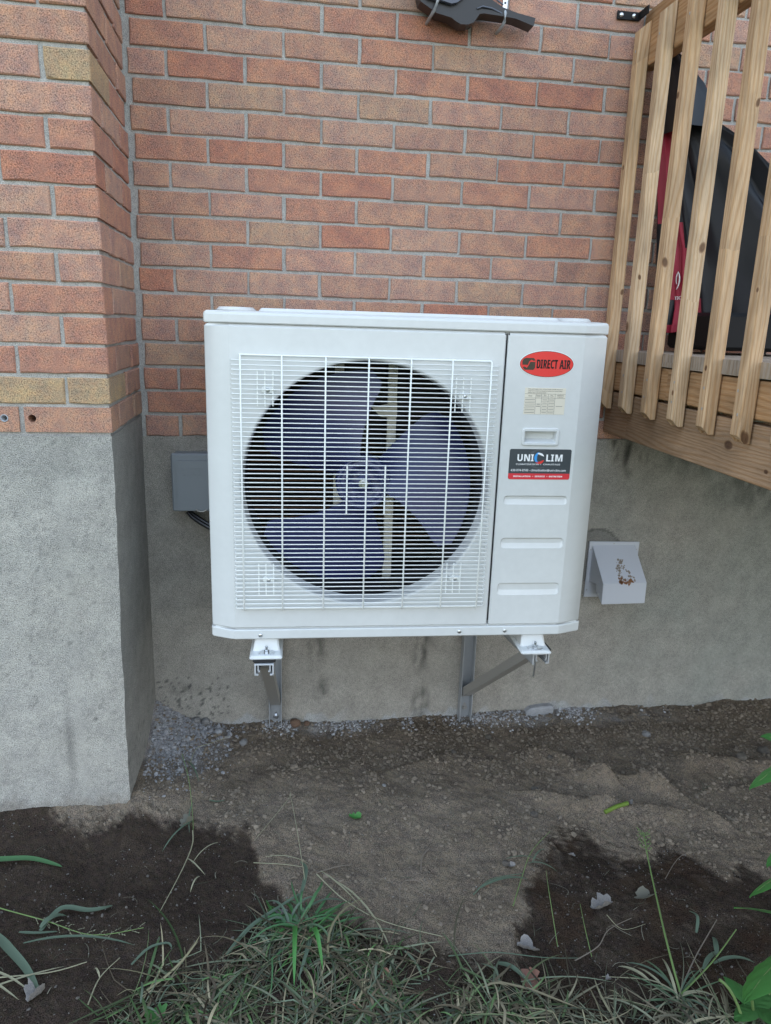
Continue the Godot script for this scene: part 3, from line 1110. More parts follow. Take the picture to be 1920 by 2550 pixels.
func _stickers(ac: Node3D) -> void:
	var z := FZ + .0006
	var d := .0006
	# red oval brand badge
	var st := begin()
	prism(st, ellipse(Vector2(.3184, .6872), .0663, .0312, 56), FZ - .001, z)
	var b := part("brand_badge", st, M["white_ink"], ac)
	st = begin()
	prism(st, ellipse(Vector2(.3184, .6872), .0652, .0302, 56), z, z + .0003)
	part("badge_border", st, M["ink_brown"], b)
	st = begin()
	prism(st, ellipse(Vector2(.3184, .6872), .0640, .0291, 56), z + .0003, z + .0006)
	part("badge_face", st, M["red_label"], b)
	# mark: two interlocked hooks
	st = begin()
	var c := Vector2(.2745, .6868)
	prism(st, PackedVector2Array([c + Vector2(-.0150, -.0022), c + Vector2(-.0156, .0060), c + Vector2(-.0125, .0118), c + Vector2(-.0070, .0136), c + Vector2(.0110, .0136), c + Vector2(.0160, .0088), c + Vector2(.0120, .0070), c + Vector2(.0060, .0098), c + Vector2(.0010, .0060), c + Vector2(-.0016, -.0022)]), z + .0006, z + .0009)
	prism(st, PackedVector2Array([c + Vector2(.0160, .0048), c + Vector2(.0160, -.0090), c + Vector2(.0120, -.0136), c + Vector2(-.0086, -.0136), c + Vector2(-.0140, -.0080), c + Vector2(-.0098, -.0062), c + Vector2(-.0040, -.0090), c + Vector2(-.0006, -.0050), c + Vector2(.0036, .0048)]), z + .0006, z + .0009)
	part("mark", st, M["ink_brown"], b)
	text("DIRECT", Vector3(.3190, .6873, z + .0008), .0500, .0200, M["ink"], b)
	text("AIR", Vector3(.3625, .6873, z + .0008), .0265, .0200, M["ink"], b)
	# heavier strokes for the condensed face
	text("DIRECT", Vector3(.3196, .6873, z + .0008), .0500, .0206, M["ink"], b)
	text("AIR", Vector3(.3630, .6873, z + .0008), .0265, .0206, M["ink"], b)
	# data label with a small table
	st = begin()
	bbox(st, Vector3(.3210, .6006, FZ), Vector3(.100, .0624, .0010), .0001)
	var dl := part("data_label", st, M["paper"], ac)
	st = begin()
	for y in [.6178, .6078]:
		bbox(st, Vector3(.3210, y, FZ + .0006), Vector3(.0995, .0006, .0004), 0.0)
	for x in [.2985, .3125, .3290, .3455]:
		bbox(st, Vector3(x, .5938, FZ + .0006), Vector3(.0006, .0478, .0004), 0.0)
	for k in 4:
		var y := .6000 - k * .0076
		bbox(st, Vector3(.2848, y, FZ + .0006), Vector3(.0270, .0005, .0004), 0.0)
		bbox(st, Vector3(.3290, y, FZ + .0006), Vector3(.0320, .0005, .0004), 0.0)
	part("table_lines", st, M["grey_ink"], dl)
	var zt := FZ + .0007
	text("If the pipe length is over standard length, specific amount of", Vector3(.3205, .6285, zt), .084, .0030, M["grey_ink"], dl, false, .0003)
	text("refrigerant should be recharged according to the added model.", Vector3(.3205, .6243, zt), .084, .0030, M["grey_ink"], dl, false, .0003)
	text("(Please refer to the below table)", Vector3(.3005, .6203, zt), .044, .0028, M["grey_ink"], dl, false, .0003)
	text("Model", Vector3(.2848, .6128, zt), .0085, .0028, M["grey_ink"], dl, false, .0003)
	text("Standard", Vector3(.3055, .6148, zt), .0120, .0024, M["grey_ink"], dl, false, .0003)
	text("length", Vector3(.3055, .6110, zt), .0090, .0026, M["grey_ink"], dl, false, .0003)
	text("Max", Vector3(.3208, .6148, zt), .0060, .0024, M["grey_ink"], dl, false, .0003)
	text("elevation", Vector3(.3208, .6110, zt), .0135, .0024, M["grey_ink"], dl, false, .0003)
	text("Max", Vector3(.3373, .6148, zt), .0060, .0024, M["grey_ink"], dl, false, .0003)
	text("length", Vector3(.3373, .6110, zt), .0100, .0026, M["grey_ink"], dl, false, .0003)
	text("Additional", Vector3(.3580, .6148, zt), .0160, .0024, M["grey_ink"], dl, false, .0003)
	text("refrigerant", Vector3(.3580, .6110, zt), .0160, .0026, M["grey_ink"], dl, false, .0003)
	st = begin()
	for k in 5:
		var y := .6038 - k * .0076
		bbox(st, Vector3(.2848, y, zt), Vector3(.0240, .0011, .0003), 0.0)
		bbox(st, Vector3(.3208, y, zt), Vector3(.0110, .0011, .0003), 0.0)
		bbox(st, Vector3(.3373, y, zt), Vector3(.0130, .0011, .0003), 0.0)
	bbox(st, Vector3(.3055, .5935, zt), Vector3(.0080, .0016, .0003), 0.0)
	bbox(st, Vector3(.3055, .5885, zt), Vector3(.0100, .0016, .0003), 0.0)
	bbox(st, Vector3(.3570, .5888, zt), Vector3(.0160, .0011, .0003), 0.0)
	part("table_entries", st, M["grey_ink"], dl)
	# installer's sticker
	var poly := round_rect(.2450, .4105, .3993, .4852, .0045, 4)
	st = begin()
	prism(st, poly, FZ - .001, z)
	var s := part("installer_sticker", st, M["slate"], ac)
	st = begin()
	prism(st, PackedVector2Array([Vector2(.2494, .4106), Vector2(.3949, .4106), Vector2(.3983, .4124), Vector2(.3992, .4150), Vector2(.3992, .4252), Vector2(.2451, .4252), Vector2(.2451, .4150), Vector2(.2462, .4124)]), z, z + .0003)
	part("red_band", st, M["red_label2"], s)
	st = begin()
	prism(st, arc_band(Vector2(.3190, .4610), .020, .020, .0305, .0235, 60, 300, 0.6, 24), z, z + .0002)
	part("pale_ring", st, M["slate_pale"], s)
	text("UNI", Vector3(.2852, .4640, z + .0003), .0405, .0168, M["white_ink"], s)
	text("LIM", Vector3(.3572, .4640, z + .0003), .0405, .0168, M["white_ink"], s)
	st = begin()
	prism(st, arc_band(Vector2(.3195, .4640), .0065, .0078, .0128, .0140, 95, 255, 0.5), z + .0003, z + .0006)
	part("blue_arc", st, M["blue_ink"], s)
	st = begin()
	prism(st, arc_band(Vector2(.3195, .4640), .0065, .0072, .0118, .0122, 18, 118, 0.75), z + .0003, z + .0007)
	part("white_arc", st, M["white_ink"], s)
	st = begin()
	prism(st, arc_band(Vector2(.3195, .4615), .0060, .0068, .0125, .0125, 225, 345, 0.7), z + .0003, z + .0006)
	part("red_arc", st, M["red_label"], s)
	text("CLIMATISATION", Vector3(.2905, .4480, z + .0003), .0560, .0036, M["white_ink"], s, false)
	text("-", Vector3(.3235, .4480, z + .0003), .0022, .0008, M["white_ink"], s)
	text("CHAUFFAGE", Vector3(.3520, .4480, z + .0003), .0420, .0036, M["white_ink"], s, false)
	text("438-874-8749 - climatisation@uni-clim.com", Vector3(.3195, .4330, z + .0003), .1380, .0062, M["white_ink"], s, false)
	text("INSTALLATION", Vector3(.2790, .4181, z + .0006), .0430, .0036, M["white_ink"], s)
	text("-", Vector3(.3062, .4181, z + .0006), .0022, .0009, M["white_ink"], s)
	text("SERVICE", Vector3(.3240, .4181, z + .0006), .0250, .0036, M["white_ink"], s)
	text("-", Vector3(.3420, .4181, z + .0006), .0022, .0009, M["white_ink"], s)
	text("ENTRETIEN", Vector3(.3640, .4181, z + .0006), .0330, .0036, M["white_ink"], s)

# ------------------------------------------------------------------ wall brackets
func channel(st: SurfaceTool, a: Vector3, b: Vector3, side: Vector3, open: Vector3, w: float, h: float, t := .003, lip := 0.0) -> void:
	# U-profile from a to b: web on the a-b line, flanges towards "open"
	var xf := Transform3D(Basis(side.normalized(), (b - a).normalized(), open.normalized()), (a + b) / 2)
	var l := (b - a).length()
	bbox(st, Vector3(0, 0, t / 2), Vector3(w, l, t), .0006, xf)
	for s in [-1.0, 1.0]:
		bbox(st, Vector3(s * (w / 2 - t / 2), 0, h / 2 + t / 2), Vector3(t, l, h - t), .0006, xf)
		if lip > 0.0:
			bbox(st, Vector3(s * (w / 2 - lip / 2), 0, h - t / 2), Vector3(lip, l, t), .0004, xf)

func build_brackets() -> void:
	for i in 2:
		var xw: float = [.2665, .8985][i]
		var xr: float = [.2390, .9515][i]
		var br := thing("wall_bracket", ["grey metal wall bracket under the left foot of the heat pump", "grey metal wall bracket with a slanting brace under the heat pump's right foot"][i], "bracket", Vector3(xw, -.95, .006), "brackets under the heat pump")
		var off := Vector3(xw, -.95, .006)
		var st := begin()
		channel(st, Vector3(0, -.025, 0), Vector3(0, .50, 0), Vector3.RIGHT, Vector3.BACK, .0415, .032)
		part("wall_post", st, M["galv"], br)
		# level arm with its open side down
		var a := Vector3(xw, -.4805, .03) - off
		var b := Vector3(xr, -.4805, .508) - off
		var dir := (b - a).normalized()
		var sd := dir.cross(Vector3.UP).normalized()
		st = begin()
		channel(st, a, b, sd, Vector3.DOWN, .0465, .030, .0032, .009)
		for s in [-1.0, 1.0]:
			bbox(st, Vector3(s * .0145, 0, .012), Vector3(.0025, (b - a).length() - .004, .018), .0004, Transform3D(Basis(sd, dir, Vector3.DOWN), (a + b) / 2))
			bbox(st, Vector3(s * .0130, 0, .020), Vector3(.0055, (b - a).length() - .004, .003), .0004, Transform3D(Basis(sd, dir, Vector3.DOWN), (a + b) / 2))
		var arm := part("arm", st, M["galv"], br)
		st = begin()
		channel(st, b, b + dir * .002, sd, Vector3.DOWN, .0475, .031, .0040, .010)
		for s in [-1.0, 1.0]:
			bbox(st, Vector3(s * .0145, 0, .012), Vector3(.0030, .002, .018), .0003, Transform3D(Basis(sd, dir, Vector3.DOWN), b + dir * .001))
			bbox(st, Vector3(s * .0130, 0, .020), Vector3(.0060, .002, .0036), .0003, Transform3D(Basis(sd, dir, Vector3.DOWN), b + dir * .001))
		part("sawn_end", st, M["bright"], arm)
		# brace
		var p := Vector3(xw, -.860, .030) - off
		var q := Vector3(lerpf(xw, xr, .93), -.507, .470) - off
		var bd := (q - p).normalized()
		var bs := bd.cross(Vector3.UP).normalized()
		st = begin()
		channel(st, p, q, bs, bs.cross(bd), .031, .026, .003)
		part("brace", st, M["steel_dark"], br)
		# rubber pad on top
		st = begin()
		bbox(st, Vector3(xr - (xw - xr) * -.03, -.4735, .478) - off, Vector3(.056, .0105, .060), .003)
		part("rubber_pad", st, M["rubber"], br)
		st = begin()
		prism(st, ellipse(Vector2(0.002, .038), .009, .009, 18), .003, .0045)
		prism(st, ellipse(Vector2(0.002, .038), .0068, .0068, 6), .0045, .011, Transform3D.IDENTITY, .001)
		prism(st, ellipse(Vector2(0.002, .049), .0042, .006, 14), .003, .0036)
		part("anchor_bolt", st, M["zinc"] if i == 0 else M["steel_dark"], br)
		if i == 1:
			st = begin()
			tube(st, [Vector3(xr - .016, -.500, .512) - off, Vector3(xr - .017, -.545, .509) - off], .0022, 6)
			part("clamp_bolt", st, M["zinc"], br)

# ------------------------------------------------------------------ fittings on the wall
func build_fittings() -> void:
	# grey disconnect box, half hidden by the heat pump
	var bx := thing("disconnect_box", "grey electrical box on the wall, half hidden behind the heat pump", "electrical box", Vector3(.060, -.203, .006))
	var st := begin()
	bbox(st, Vector3(0, .083, .030), Vector3(.152, .160, .060), .003)
	part("box_body", st, M["grey_box"], bx)
	st = begin()
	bbox(st, Vector3(0, .085, .069), Vector3(.160, .168, .016), .004)
	var lid := part("lid", st, M["grey_box"], bx)
	st = begin()
	prism(st, round_rect(-.064, .006, .064, .150, .004, 3), .076, .085, Transform3D.IDENTITY, .0065)
	part("raised_panel", st, M["grey_box"], lid)
	text("THE", Vector3(-.022, .118, .0852), .060, .019, M["grey_box"], lid, true, .0016, "Droid Serif")
	st = begin()
	var hasp := []
	for k in 15:
		var a := PI * (1.0 + k / 14.0)
		hasp.append(Vector3(.001 + cos(a) * .014, .010 + sin(a) * .007, .087))
	tube(st, hasp, .0022, 6)
	part("hasp", st, M["steel_dark"], lid)
	# cables from the box to the unit
	for k in 2:
		var pts := []
		for i in 15:
			var t := i / 14.0
			pts.append(Vector3(.012 + t * .20 + k * .006 * (1 - t), -.198 - .012 * k - .105 * pow(t, .75) + .012 * k * t, .045 + .03 * sin(t * PI) + .012 * k))
		st = begin()
		tube(st, pts, .0062, 8)
		tag(part("power_cable", st, M["cable"]), ["thick black cable curving from the grey box behind the heat pump", "black cable hanging just below the other cable of the grey box"][k], "cable", "cables of the grey box")
	st = begin()
	tube(st, [Vector3(.092, -.198, .05), Vector3(.095, -.24, .05), Vector3(.100, -.30, .055), Vector3(.13, -.36, .09)], .0085, 8)
	tag(part("power_cable", st, M["cable"]), "black conduit dropping straight down from the grey box beside the heat pump", "cable", "cables of the grey box")
	# dryer vent hood
	var v := thing("vent_hood", "white metal vent hood with peeling rusty paint, right of the heat pump", "vent", Vector3(1.374, -.43, .006))
	st = begin()
	var fl := PackedVector2Array([Vector2(-.086, -.095), Vector2(.088, -.098), Vector2(.090, .094), Vector2(-.085, .098)])
	prism(st, fl, 0, .004, Transform3D.IDENTITY, .001)
	part("flange", st, M["vent"], v)
	var xl := -.073
	var xr := .073
	st = begin()
	var prof := [Vector3(0, .084, .004), Vector3(0, -.011, .108), Vector3(0, -.079, .110)]
	for i in 2:
		quad(st, prof[i] + Vector3(xl, 0, 0), prof[i] + Vector3(xr, 0, 0), prof[i + 1] + Vector3(xr, 0, 0), prof[i + 1] + Vector3(xl, 0, 0))
		quad(st, prof[i] + Vector3(xl, -.0015, -.0015), prof[i + 1] + Vector3(xl, -.0015, -.0015), prof[i + 1] + Vector3(xr, -.0015, -.0015), prof[i] + Vector3(xr, -.0015, -.0015))
	var hood := part("hood", st, M["vent"], v)
	for s in [xl, xr]:
		st = begin()
		prism(st, PackedVector2Array([Vector2(.004, .083), Vector2(.107, -.011), Vector2(.109, -.078), Vector2(.062, -.052), Vector2(.058, -.030), Vector2(.004, -.040)]), -.001, .001, Transform3D(Basis(Vector3(0, 0, 1), Vector3.UP, Vector3.RIGHT), Vector3(s, 0, 0)))
		part("side", st, M["vent"], v)
	st = begin()
	lathe(st, [[.0045, 0.0], [.004, .0014], [.0, .0020]], 12, Vector3.ZERO)
	var rv := part("rivet", st, M["zinc"], v)
	rv.position = Vector3(xl - .001, -.056, .080)
	rv.rotation.y = -PI / 2
	st = begin()
	for q in [[-.079, .070], [.081, .068], [-.079, -.070], [0.0, .090]]:
		lathe(st, [[.0022, .004], [.0018, .0048], [.0, .005]], 8, Vector3(q[0], q[1], 0))
	part("screw", st, M["steel_dark"], v)
	# flaked paint: thin rusty scabs standing on the slope
	var slope := Transform3D(Basis(Vector3.RIGHT, (Vector3(0, .095, -.104)).normalized(), Vector3(0, .104, .095).normalized()), Vector3(0, -.011, .108))
	var r := RandomNumberGenerator.new()
	r.seed = 77
	for pass_ in 2:
		st = begin()
		for i in (95 if pass_ == 0 else 42):
			var t := r.randf()
			var cx := .004 + r.randf_range(-.030, .032) * (1.0 - t * .7) + .004 * sin(t * 7.0)
			var cy := .004 + t * .083
			if pass_ == 1:
				t = pow(r.randf(), 2.0)
				cx = .004 + r.randf_range(-.024, .026)
				cy = .001 + t * .022
			if absf(cx - .006) < .007 and cy > .015 and cy < .045:
				continue
			var poly := PackedVector2Array()
			var rad := r.randf_range(.0013, .0042) * (1.25 if pass_ == 1 else 1.0)
			var n := 6
			for k in n:
				var a := TAU * k / n
				poly.append(Vector2(cx + cos(a) * rad * r.randf_range(.5, 1.2), cy + sin(a) * rad * r.randf_range(.6, 1.6)))
			if Geometry2D.triangulate_polygon(poly).size() > 0:
				prism(st, poly, 0.0, .00035, slope)
		if pass_ == 1:
			prism(st, PackedVector2Array([Vector2(.004, .004), Vector2(.012, -.0005), Vector2(.020, .004), Vector2(.030, .005), Vector2(.022, .010), Vector2(.014, .0075)]), 0, .0005, slope)
			prism(st, PackedVector2Array([Vector2(.008, .0), Vector2(.013, -.010), Vector2(.020, .0)]), 0.0, .0006, Transform3D(Basis.IDENTITY, Vector3(0, -.0115, .1082)))
		part("rust_scab", st, M["rust2"] if pass_ == 0 else M["rust"], hood)
	# black tool hung on two hooks at the top of the wall
	var k := 0.97
	var tool := thing("hanging_tool", "black plastic tool with a tapering end, hung on the brick wall", "tool", Vector3(.78, 1.20, .02))
	var off := Vector2(.78, 1.20)
	var body := PackedVector2Array([Vector2(.640, 1.44), Vector2(.640, 1.166), Vector2(.648, 1.143), Vector2(.692, 1.120), Vector2(.731, 1.113), Vector2(.743, 1.106), Vector2(.757, 1.100), Vector2(.777, 1.101), Vector2(.791, 1.107), Vector2(.798, 1.116), Vector2(.806, 1.128), Vector2(.818, 1.130), Vector2(.836, 1.129), Vector2(.867, 1.128), Vector2(.905, 1.125), Vector2(.954, 1.112), Vector2(.958, 1.131), Vector2(.905, 1.139), Vector2(.868, 1.148), Vector2(.838, 1.162), Vector2(.815, 1.175), Vector2(.806, 1.20), Vector2(.806, 1.44)])
	var rel := PackedVector2Array()
	for p in body:
		rel.append(p - off)
	st = begin()
	prism(st, rel, 0, .045, Transform3D.IDENTITY, .005)
	part("body", st, M["tool"], tool)
	st = begin()
	var fp := PackedVector2Array()
	for p in [Vector2(.646, 1.44), Vector2(.646, 1.166), Vector2(.668, 1.148), Vector2(.700, 1.145), Vector2(.727, 1.140), Vector2(.742, 1.144), Vector2(.760, 1.158), Vector2(.772, 1.185), Vector2(.775, 1.44)]:
		fp.append(p - off)
	prism(st, fp, .045, .058, Transform3D.IDENTITY, .005)
	part("face_plate", st, M["tool_face"], tool)
	st = begin()
	bbox(st, Vector3(-.042, -.012, .0588), Vector3(.034, .052, .002), .0005)
	part("inset", st, M["slate"], tool)
	st = begin()
	tube(st, [Vector3(.018, -.062, .047), Vector3(.032, -.056, .049), Vector3(.058, -.058, .047), Vector3(.086, -.066, .044)], .0022, 6)
	tube(st, [Vector3(.030, -.004, .047), Vector3(.050, -.026, .047), Vector3(.088, -.046, .044)], .002, 6)
	part("rib", st, M["tool_face"], tool)
	var hook := thing("wall_hook", "bent steel prong holding the wide end of the black tool", "hook", Vector3(.690, 1.155, .0), "hooks holding the black tool")
	st = begin()
	tube(st, [Vector3(-.012, -.038, 0), Vector3(-.012, -.040, .06), Vector3(-.008, -.034, .078), Vector3(.000, -.012, .082), Vector3(.002, -.002, .082)], .0042, 8)
	part("prong", st, M["galv"], hook)
	st = begin()
	lathe(st, [[.0, .0], [.0045, .001], [.0045, .006], [.0, .0075]], 10)
	var tip := part("tip", st, M["white_ink"], hook)
	tip.position = Vector3(.002, .002, .082)
	tip.rotation.x = -PI / 2
	var hk2 := thing("wall_hook", "perforated zinc strip with a steel prong round the narrow end of the black tool", "hook", Vector3(.874, 1.15, .0), "hooks holding the black tool")
	st = begin()
	bbox(st, Vector3(0, .09, .060), Vector3(.0125, .20, .002), .0005)
	bbox(st, Vector3(0, .19, .030), Vector3(.0125, .002, .060), .0005)
	var strip := part("strip", st, M["zinc"], hk2)
	st = begin()
	for y in [.015, .04, .065, .09]:
		lathe(st, [[.0032, .0612], [.0028, .0614], [.0, .0614]], 12, Vector3(0, y - .005, 0))
	part("hole", st, M["slate"], strip)
	st = begin()
	tube(st, [Vector3(0, -.004, .058), Vector3(.001, -.016, .066), Vector3(0, -.034, .064), Vector3(-.002, -.042, .05), Vector3(-.002, -.040, 0)], .0042, 8)
	part("prong", st, M["galv"], hk2)

# ------------------------------------------------------------------ deck
# a board along local y with grain along its length; mitre cuts: lo/hi = offsets of the end cut across local x (from -w/2 to +w/2)
func board(w: float, l: float, d: float, seed_: int, cut_lo := Vector2.ZERO, cut_hi := Vector2.ZERO, bev := 0.0025) -> ArrayMesh:
	var r := RandomNumberGenerator.new()
	r.seed = seed_
	var u0 := r.randf()
	var v0 := r.randf()
	var su := 3.6
	var sv := 1.1
	var hw := w / 2
	var hd := d / 2
	var sec := [Vector2(-hw, -hd + bev), Vector2(-hw, hd - bev), Vector2(-hw + bev, hd), Vector2(0, hd), Vector2(hw - bev, hd), Vector2(hw, hd - bev), Vector2(hw, -hd + bev), Vector2(hw - bev, -hd), Vector2(0, -hd), Vector2(-hw + bev, -hd)]
	var st := begin()
	var n := sec.size()
	var per := [0.0]
	for i in n:
		per.append(per[i] + (sec[(i + 1) % n] - sec[i]).length())
	var nl := maxi(2, int(l / .12))
	var bow := r.randf_range(-.0015, .0015)
	var pos := func(i: int, t: float) -> Vector3:
		var p: Vector2 = sec[i % n]
		var k := (p.x + hw) / w
		var y0 := lerpf(cut_lo.x, cut_lo.y, clampf(k * 2.0, 0, 1))
		var y1 := l + lerpf(cut_hi.x, cut_hi.y, k)
		return Vector3(p.x + bow * sin(t * PI), lerpf(y0, y1, t), p.y)
	for i in n:
		st.set_smooth_group(-1)
		for j in nl:
			var ps := []
			var us := []
			for q in [[i, j], [i + 1, j], [i + 1, j + 1], [i, j + 1]]:
				var t: float = float(q[1]) / nl
				ps.append(pos.call(q[0], t))
				us.append(Vector2(u0 + per[q[0]] * su, v0 + t * l * sv))
			quad_uv(st, ps, us)
	for e in [0.0, 1.0]:
		for i in range(1, n - 1):
			for k in ([0, i, i + 1] if e > .5 else [0, i + 1, i]):
				var p: Vector3 = pos.call(k, e)
				st.set_uv(Vector2(u0 + p.x * 2.2, v0 + p.z * 1.5))
				st.add_vertex(p)
	return done(st)

func build_deck() -> void:
	var dk := thing("wooden_deck", "raised wooden deck with square balusters on the right of the wall", "deck", Vector3(1.295, -.95, 0))
	var o := Vector3(1.295, -.95, 0)
	var along := Basis(Vector3.UP, Vector3.BACK, Vector3.RIGHT)   # x -> up, y -> out from the wall, z -> right
	var b := put("fascia_board", board(.128, 1.95, .036, 5), M["wood_brown"], dk)
	b.transform = Transform3D(along, Vector3(1.315, .094, .004) - o)
	b.rotate_object_local(Vector3.BACK, 0.009)
	b.set_meta("label", "lower, wider fascia board of the deck")
	b = put("fascia_board", board(.083, 1.95, .036, 8), M["wood_warm"], dk)
	b.transform = Transform3D(along, Vector3(1.314, .206, .004) - o)
	b.rotate_object_local(Vector3.BACK, 0.004)
	b = put("top_rail", board(.142, 1.95, .037, 11), M["wood_warm"], dk)
	b.transform = Transform3D(along, Vector3(1.314, 1.122, .004) - o)
	# balusters
	for k in 12:
		var m := board(.0345, 1.040, .0315, 100 + k * 7, Vector2(.006, -.012), Vector2(-.024, .004), .0036)
		var bl := put("baluster", m, [M["wood"], M["wood_pale"], M["wood"], M["wood_pale"], M["wood"]][k % 5], dk)
		bl.position = Vector3(1.2765, .120, .038 + k * .1358 + rng.randf_range(-.002, .002)) - o
		bl.rotation = Vector3(rng.randf_range(-.006, .004) - .004, 0, rng.randf_range(-.003, .003))
		var st := begin()
		for y in [.045, .085]:
			for dx in [-.004, .006]:
				if rng.randf() < .7:
					lathe(st, [[.0026, .0], [.002, .0012], [.0, .0006]], 8, Vector3.ZERO)
		var st2 := begin()
		for y in [.050, .098, 0.965]:
			bbox(st2, Vector3(-.0178, y + rng.randf_range(-.006, .006), rng.randf_range(-.006, .006)), Vector3(.0014, .0065, .0038), .0004)
		part("nail", st2, M["steel_dark"], bl)
	# deck boards
	for k in 13:
		var z := .0 - .018 + k * .140
		var m := board(.1345, 2.9, .034, 300 + k * 3, Vector2.ZERO, Vector2.ZERO, .006)
		var d := put("deck_board", m, M["wood_deck"], dk)
		d.transform = Transform3D(Basis(Vector3.BACK, Vector3.RIGHT, Vector3.UP), Vector3(1.288 + rng.randf_range(0, .004), .266, z + .07) - o)
	for x in [2.0, 2.7, 3.4, 4.1]:
		var j := put("joist", board(.14, 1.8, .038, 400 + int(x * 10)), M["wood_dark"], dk)
		j.transform = Transform3D(along, Vector3(x, .170, .004) - o)
	for q in [[1.36, 1.82], [4.1, 1.82], [4.1, .3]]:
		var st := begin()
		var p := put("post", board(.089, 1.19, .089, 440 + int(q[0] * 10 + q[1])), M["wood_dark"], dk)
		p.position = Vector3(q[0], -1.0, q[1]) - o
	# steel angle fixing the rail to the wall
	var st := begin()
	bbox(st, Vector3(1.2435, 1.1815, .004) - o, Vector3(.067, .021, .004), .001)
	bbox(st, Vector3(1.2745, 1.1815, .032) - o, Vector3(.004, .021, .056), .001)
	var an := part("angle_bracket", st, M["black_plastic"], dk)
	st = begin()
	for x in [1.2215, 1.2585]:
		lathe(st, [[.0062, .006], [.0058, .009], [.003, .0105], [.0, .0107]], 12, Vector3(x, 1.1815, 0) - o)
	part("screw", st, M["zinc"], an)

# ------------------------------------------------------------------ covered barbecue on the deck
func build_cover() -> void:
	var o := Vector3(1.55, .283, .2)
	var bb := thing("covered_barbecue", "barbecue under a black cloth cover with a red panel, against the wall behind the balusters", "barbecue", o)
	# [y, left, right, front, fold depth]
	var rows := [[.372, 1.392, 1.83, .40, .013], [.43, 1.388, 1.81, .385, .015], [.50, 1.383, 1.775, .365, .012], [.57, 1.377, 1.735, .345, .013], [.64, 1.370, 1.69, .320, .013], [.70, 1.364, 1.645, .295, .013], [.76, 1.358, 1.595, .265, .012], [.81, 1.355, 1.545, .24, .012], [.85, 1.354, 1.50, .215, .011], [.885, 1.356, 1.455, .185, .008], [.915, 1.358, 1.425, .165, .005]]
	var n := 144
	var pt := func(i: int, k: int) -> Vector3:
		var r: Array = rows[i]
		var a := TAU * k / n
		var cx: float = (r[1] + r[2]) / 2
		var rx: float = (r[2] - r[1]) / 2
		var back := .035
		var cz: float = (back + r[3]) / 2
		var rz: float = (r[3] - back) / 2
		var ca := cos(a)
		var sa := sin(a)
		var e := .55
		var t := float(i) / (rows.size() - 1)
		var f: float = r[4] * ((.5 - absf(sin(a * 6.5 + t * 1.8 + .6 * sin(t * 5.0)))) * 1.5 + (.5 - absf(sin(a * 11.0 - t * 2.6))) * 1.0 + .4 * sin(a * 23.0 + 6.0 * t) + .35 * sin(t * 14.0 + a * 3.0)) * 1.25 * (1.0 if sin(a) > -.2 else .2)
		var sx: float = sign(ca) * pow(absf(ca), e)
		var sz: float = sign(sa) * pow(absf(sa), e)
		var hem: float = .055 * clampf((cx + rx * sx - 1.40) / .4, 0, 1) * (1.0 - t) if i == 0 else .055 * clampf((cx + rx * sx - 1.40) / .4, 0, 1) * (1.0 - t) * .8
		var px := cx + sx * (rx + minf(f, .006))
		var deep := lerpf(.34, 1.0, smoothstep(.0, .75, (px - r[1]) / (r[2] - r[1])))
		return Vector3(px, r[0] + hem - (.012 if i == 0 and sx < 0 else 0.0), back + (cz + sz * (rz + f * 1.3) - back) * deep) - o
	var black := begin()
	var red := begin()
	var hemst := begin()
	black.set_smooth_group(1)
	red.set_smooth_group(1)
	for i in rows.size() - 1:
		for k in n:
			var a := 360.0 * k / n
			var t := float(i) / (rows.size() - 1)
			var lo := lerpf(120.0, 134.0, clampf(t * 2.6, 0, 1)) - 30.0 * clampf(t - .45, 0, 1)
			var hi := lerpf(154.0, 200.0, clampf(t * 1.5, 0, 1))
			var st := red if (a >= lo and a < hi and t < .92) else black
			quad(st, pt.call(i, k), pt.call(i, k + 1), pt.call(i + 1, k + 1), pt.call(i + 1, k))
	for k in n:
		var p: Vector3 = pt.call(0, k)
		var q: Vector3 = pt.call(0, k + 1)
		var d := Vector3(0, -.022, 0)
		quad(hemst, p + d, q + d, q, p)
	var bc := part("cover", black, M["cloth_black"], bb)
	M["cloth_red"].cull_mode = BaseMaterial3D.CULL_DISABLED
	var rp := part("red_panel", red, M["cloth_red"], bb)
	part("hem", hemst, M["cloth_red"], bb)
	# hood flap over the neck
	var st := begin()
	st.set_smooth_group(1)
	var fl := [[.868, 1.338, 1.452, .205], [.93, 1.336, 1.440, .19], [.985, 1.336, 1.412, .165], [1.03, 1.337, 1.382, .135], [1.07, 1.338, 1.358, .10], [1.095, 1.339, 1.344, .06]]
	var m := 36
	var fp := func(i: int, k: int) -> Vector3:
		var r: Array = fl[i]
		var a := TAU * k / m
		var sx: float = sign(cos(a)) * pow(absf(cos(a)), .5)
		var sz: float = sign(sin(a)) * pow(absf(sin(a)), .5)
		return Vector3((r[1] + r[2]) / 2 + sx * (r[2] - r[1]) / 2, r[0] + (.022 * clampf(sx, 0, 1) if i == 0 else 0.0) + .004 * sin(a * 4.0), (.02 + r[3]) / 2 + sz * (r[3] - .02) / 2 + .007 * sin(a * 6.0 + i * .7)) - o
	for i in fl.size() - 1:
		for k in m:
			quad(st, fp.call(i, k), fp.call(i, k + 1), fp.call(i + 1, k + 1), fp.call(i + 1, k))
	var top := []
	for k in m:
		top.append(fp.call(fl.size() - 1, k))
	fan_fill(st, top)
	part("hood_flap", st, M["cloth_black"], bb)
	# emblem and lettering on the red panel
	var p0: Vector3 = pt.call(1, 52)
	var p1: Vector3 = pt.call(1, 62)
	var dx := (p0 - p1).normalized()
	var nrm := dx.cross(Vector3.UP).normalized()
	var em := Node3D.new()
	em.name = "emblem"
	rp.add_child(em)
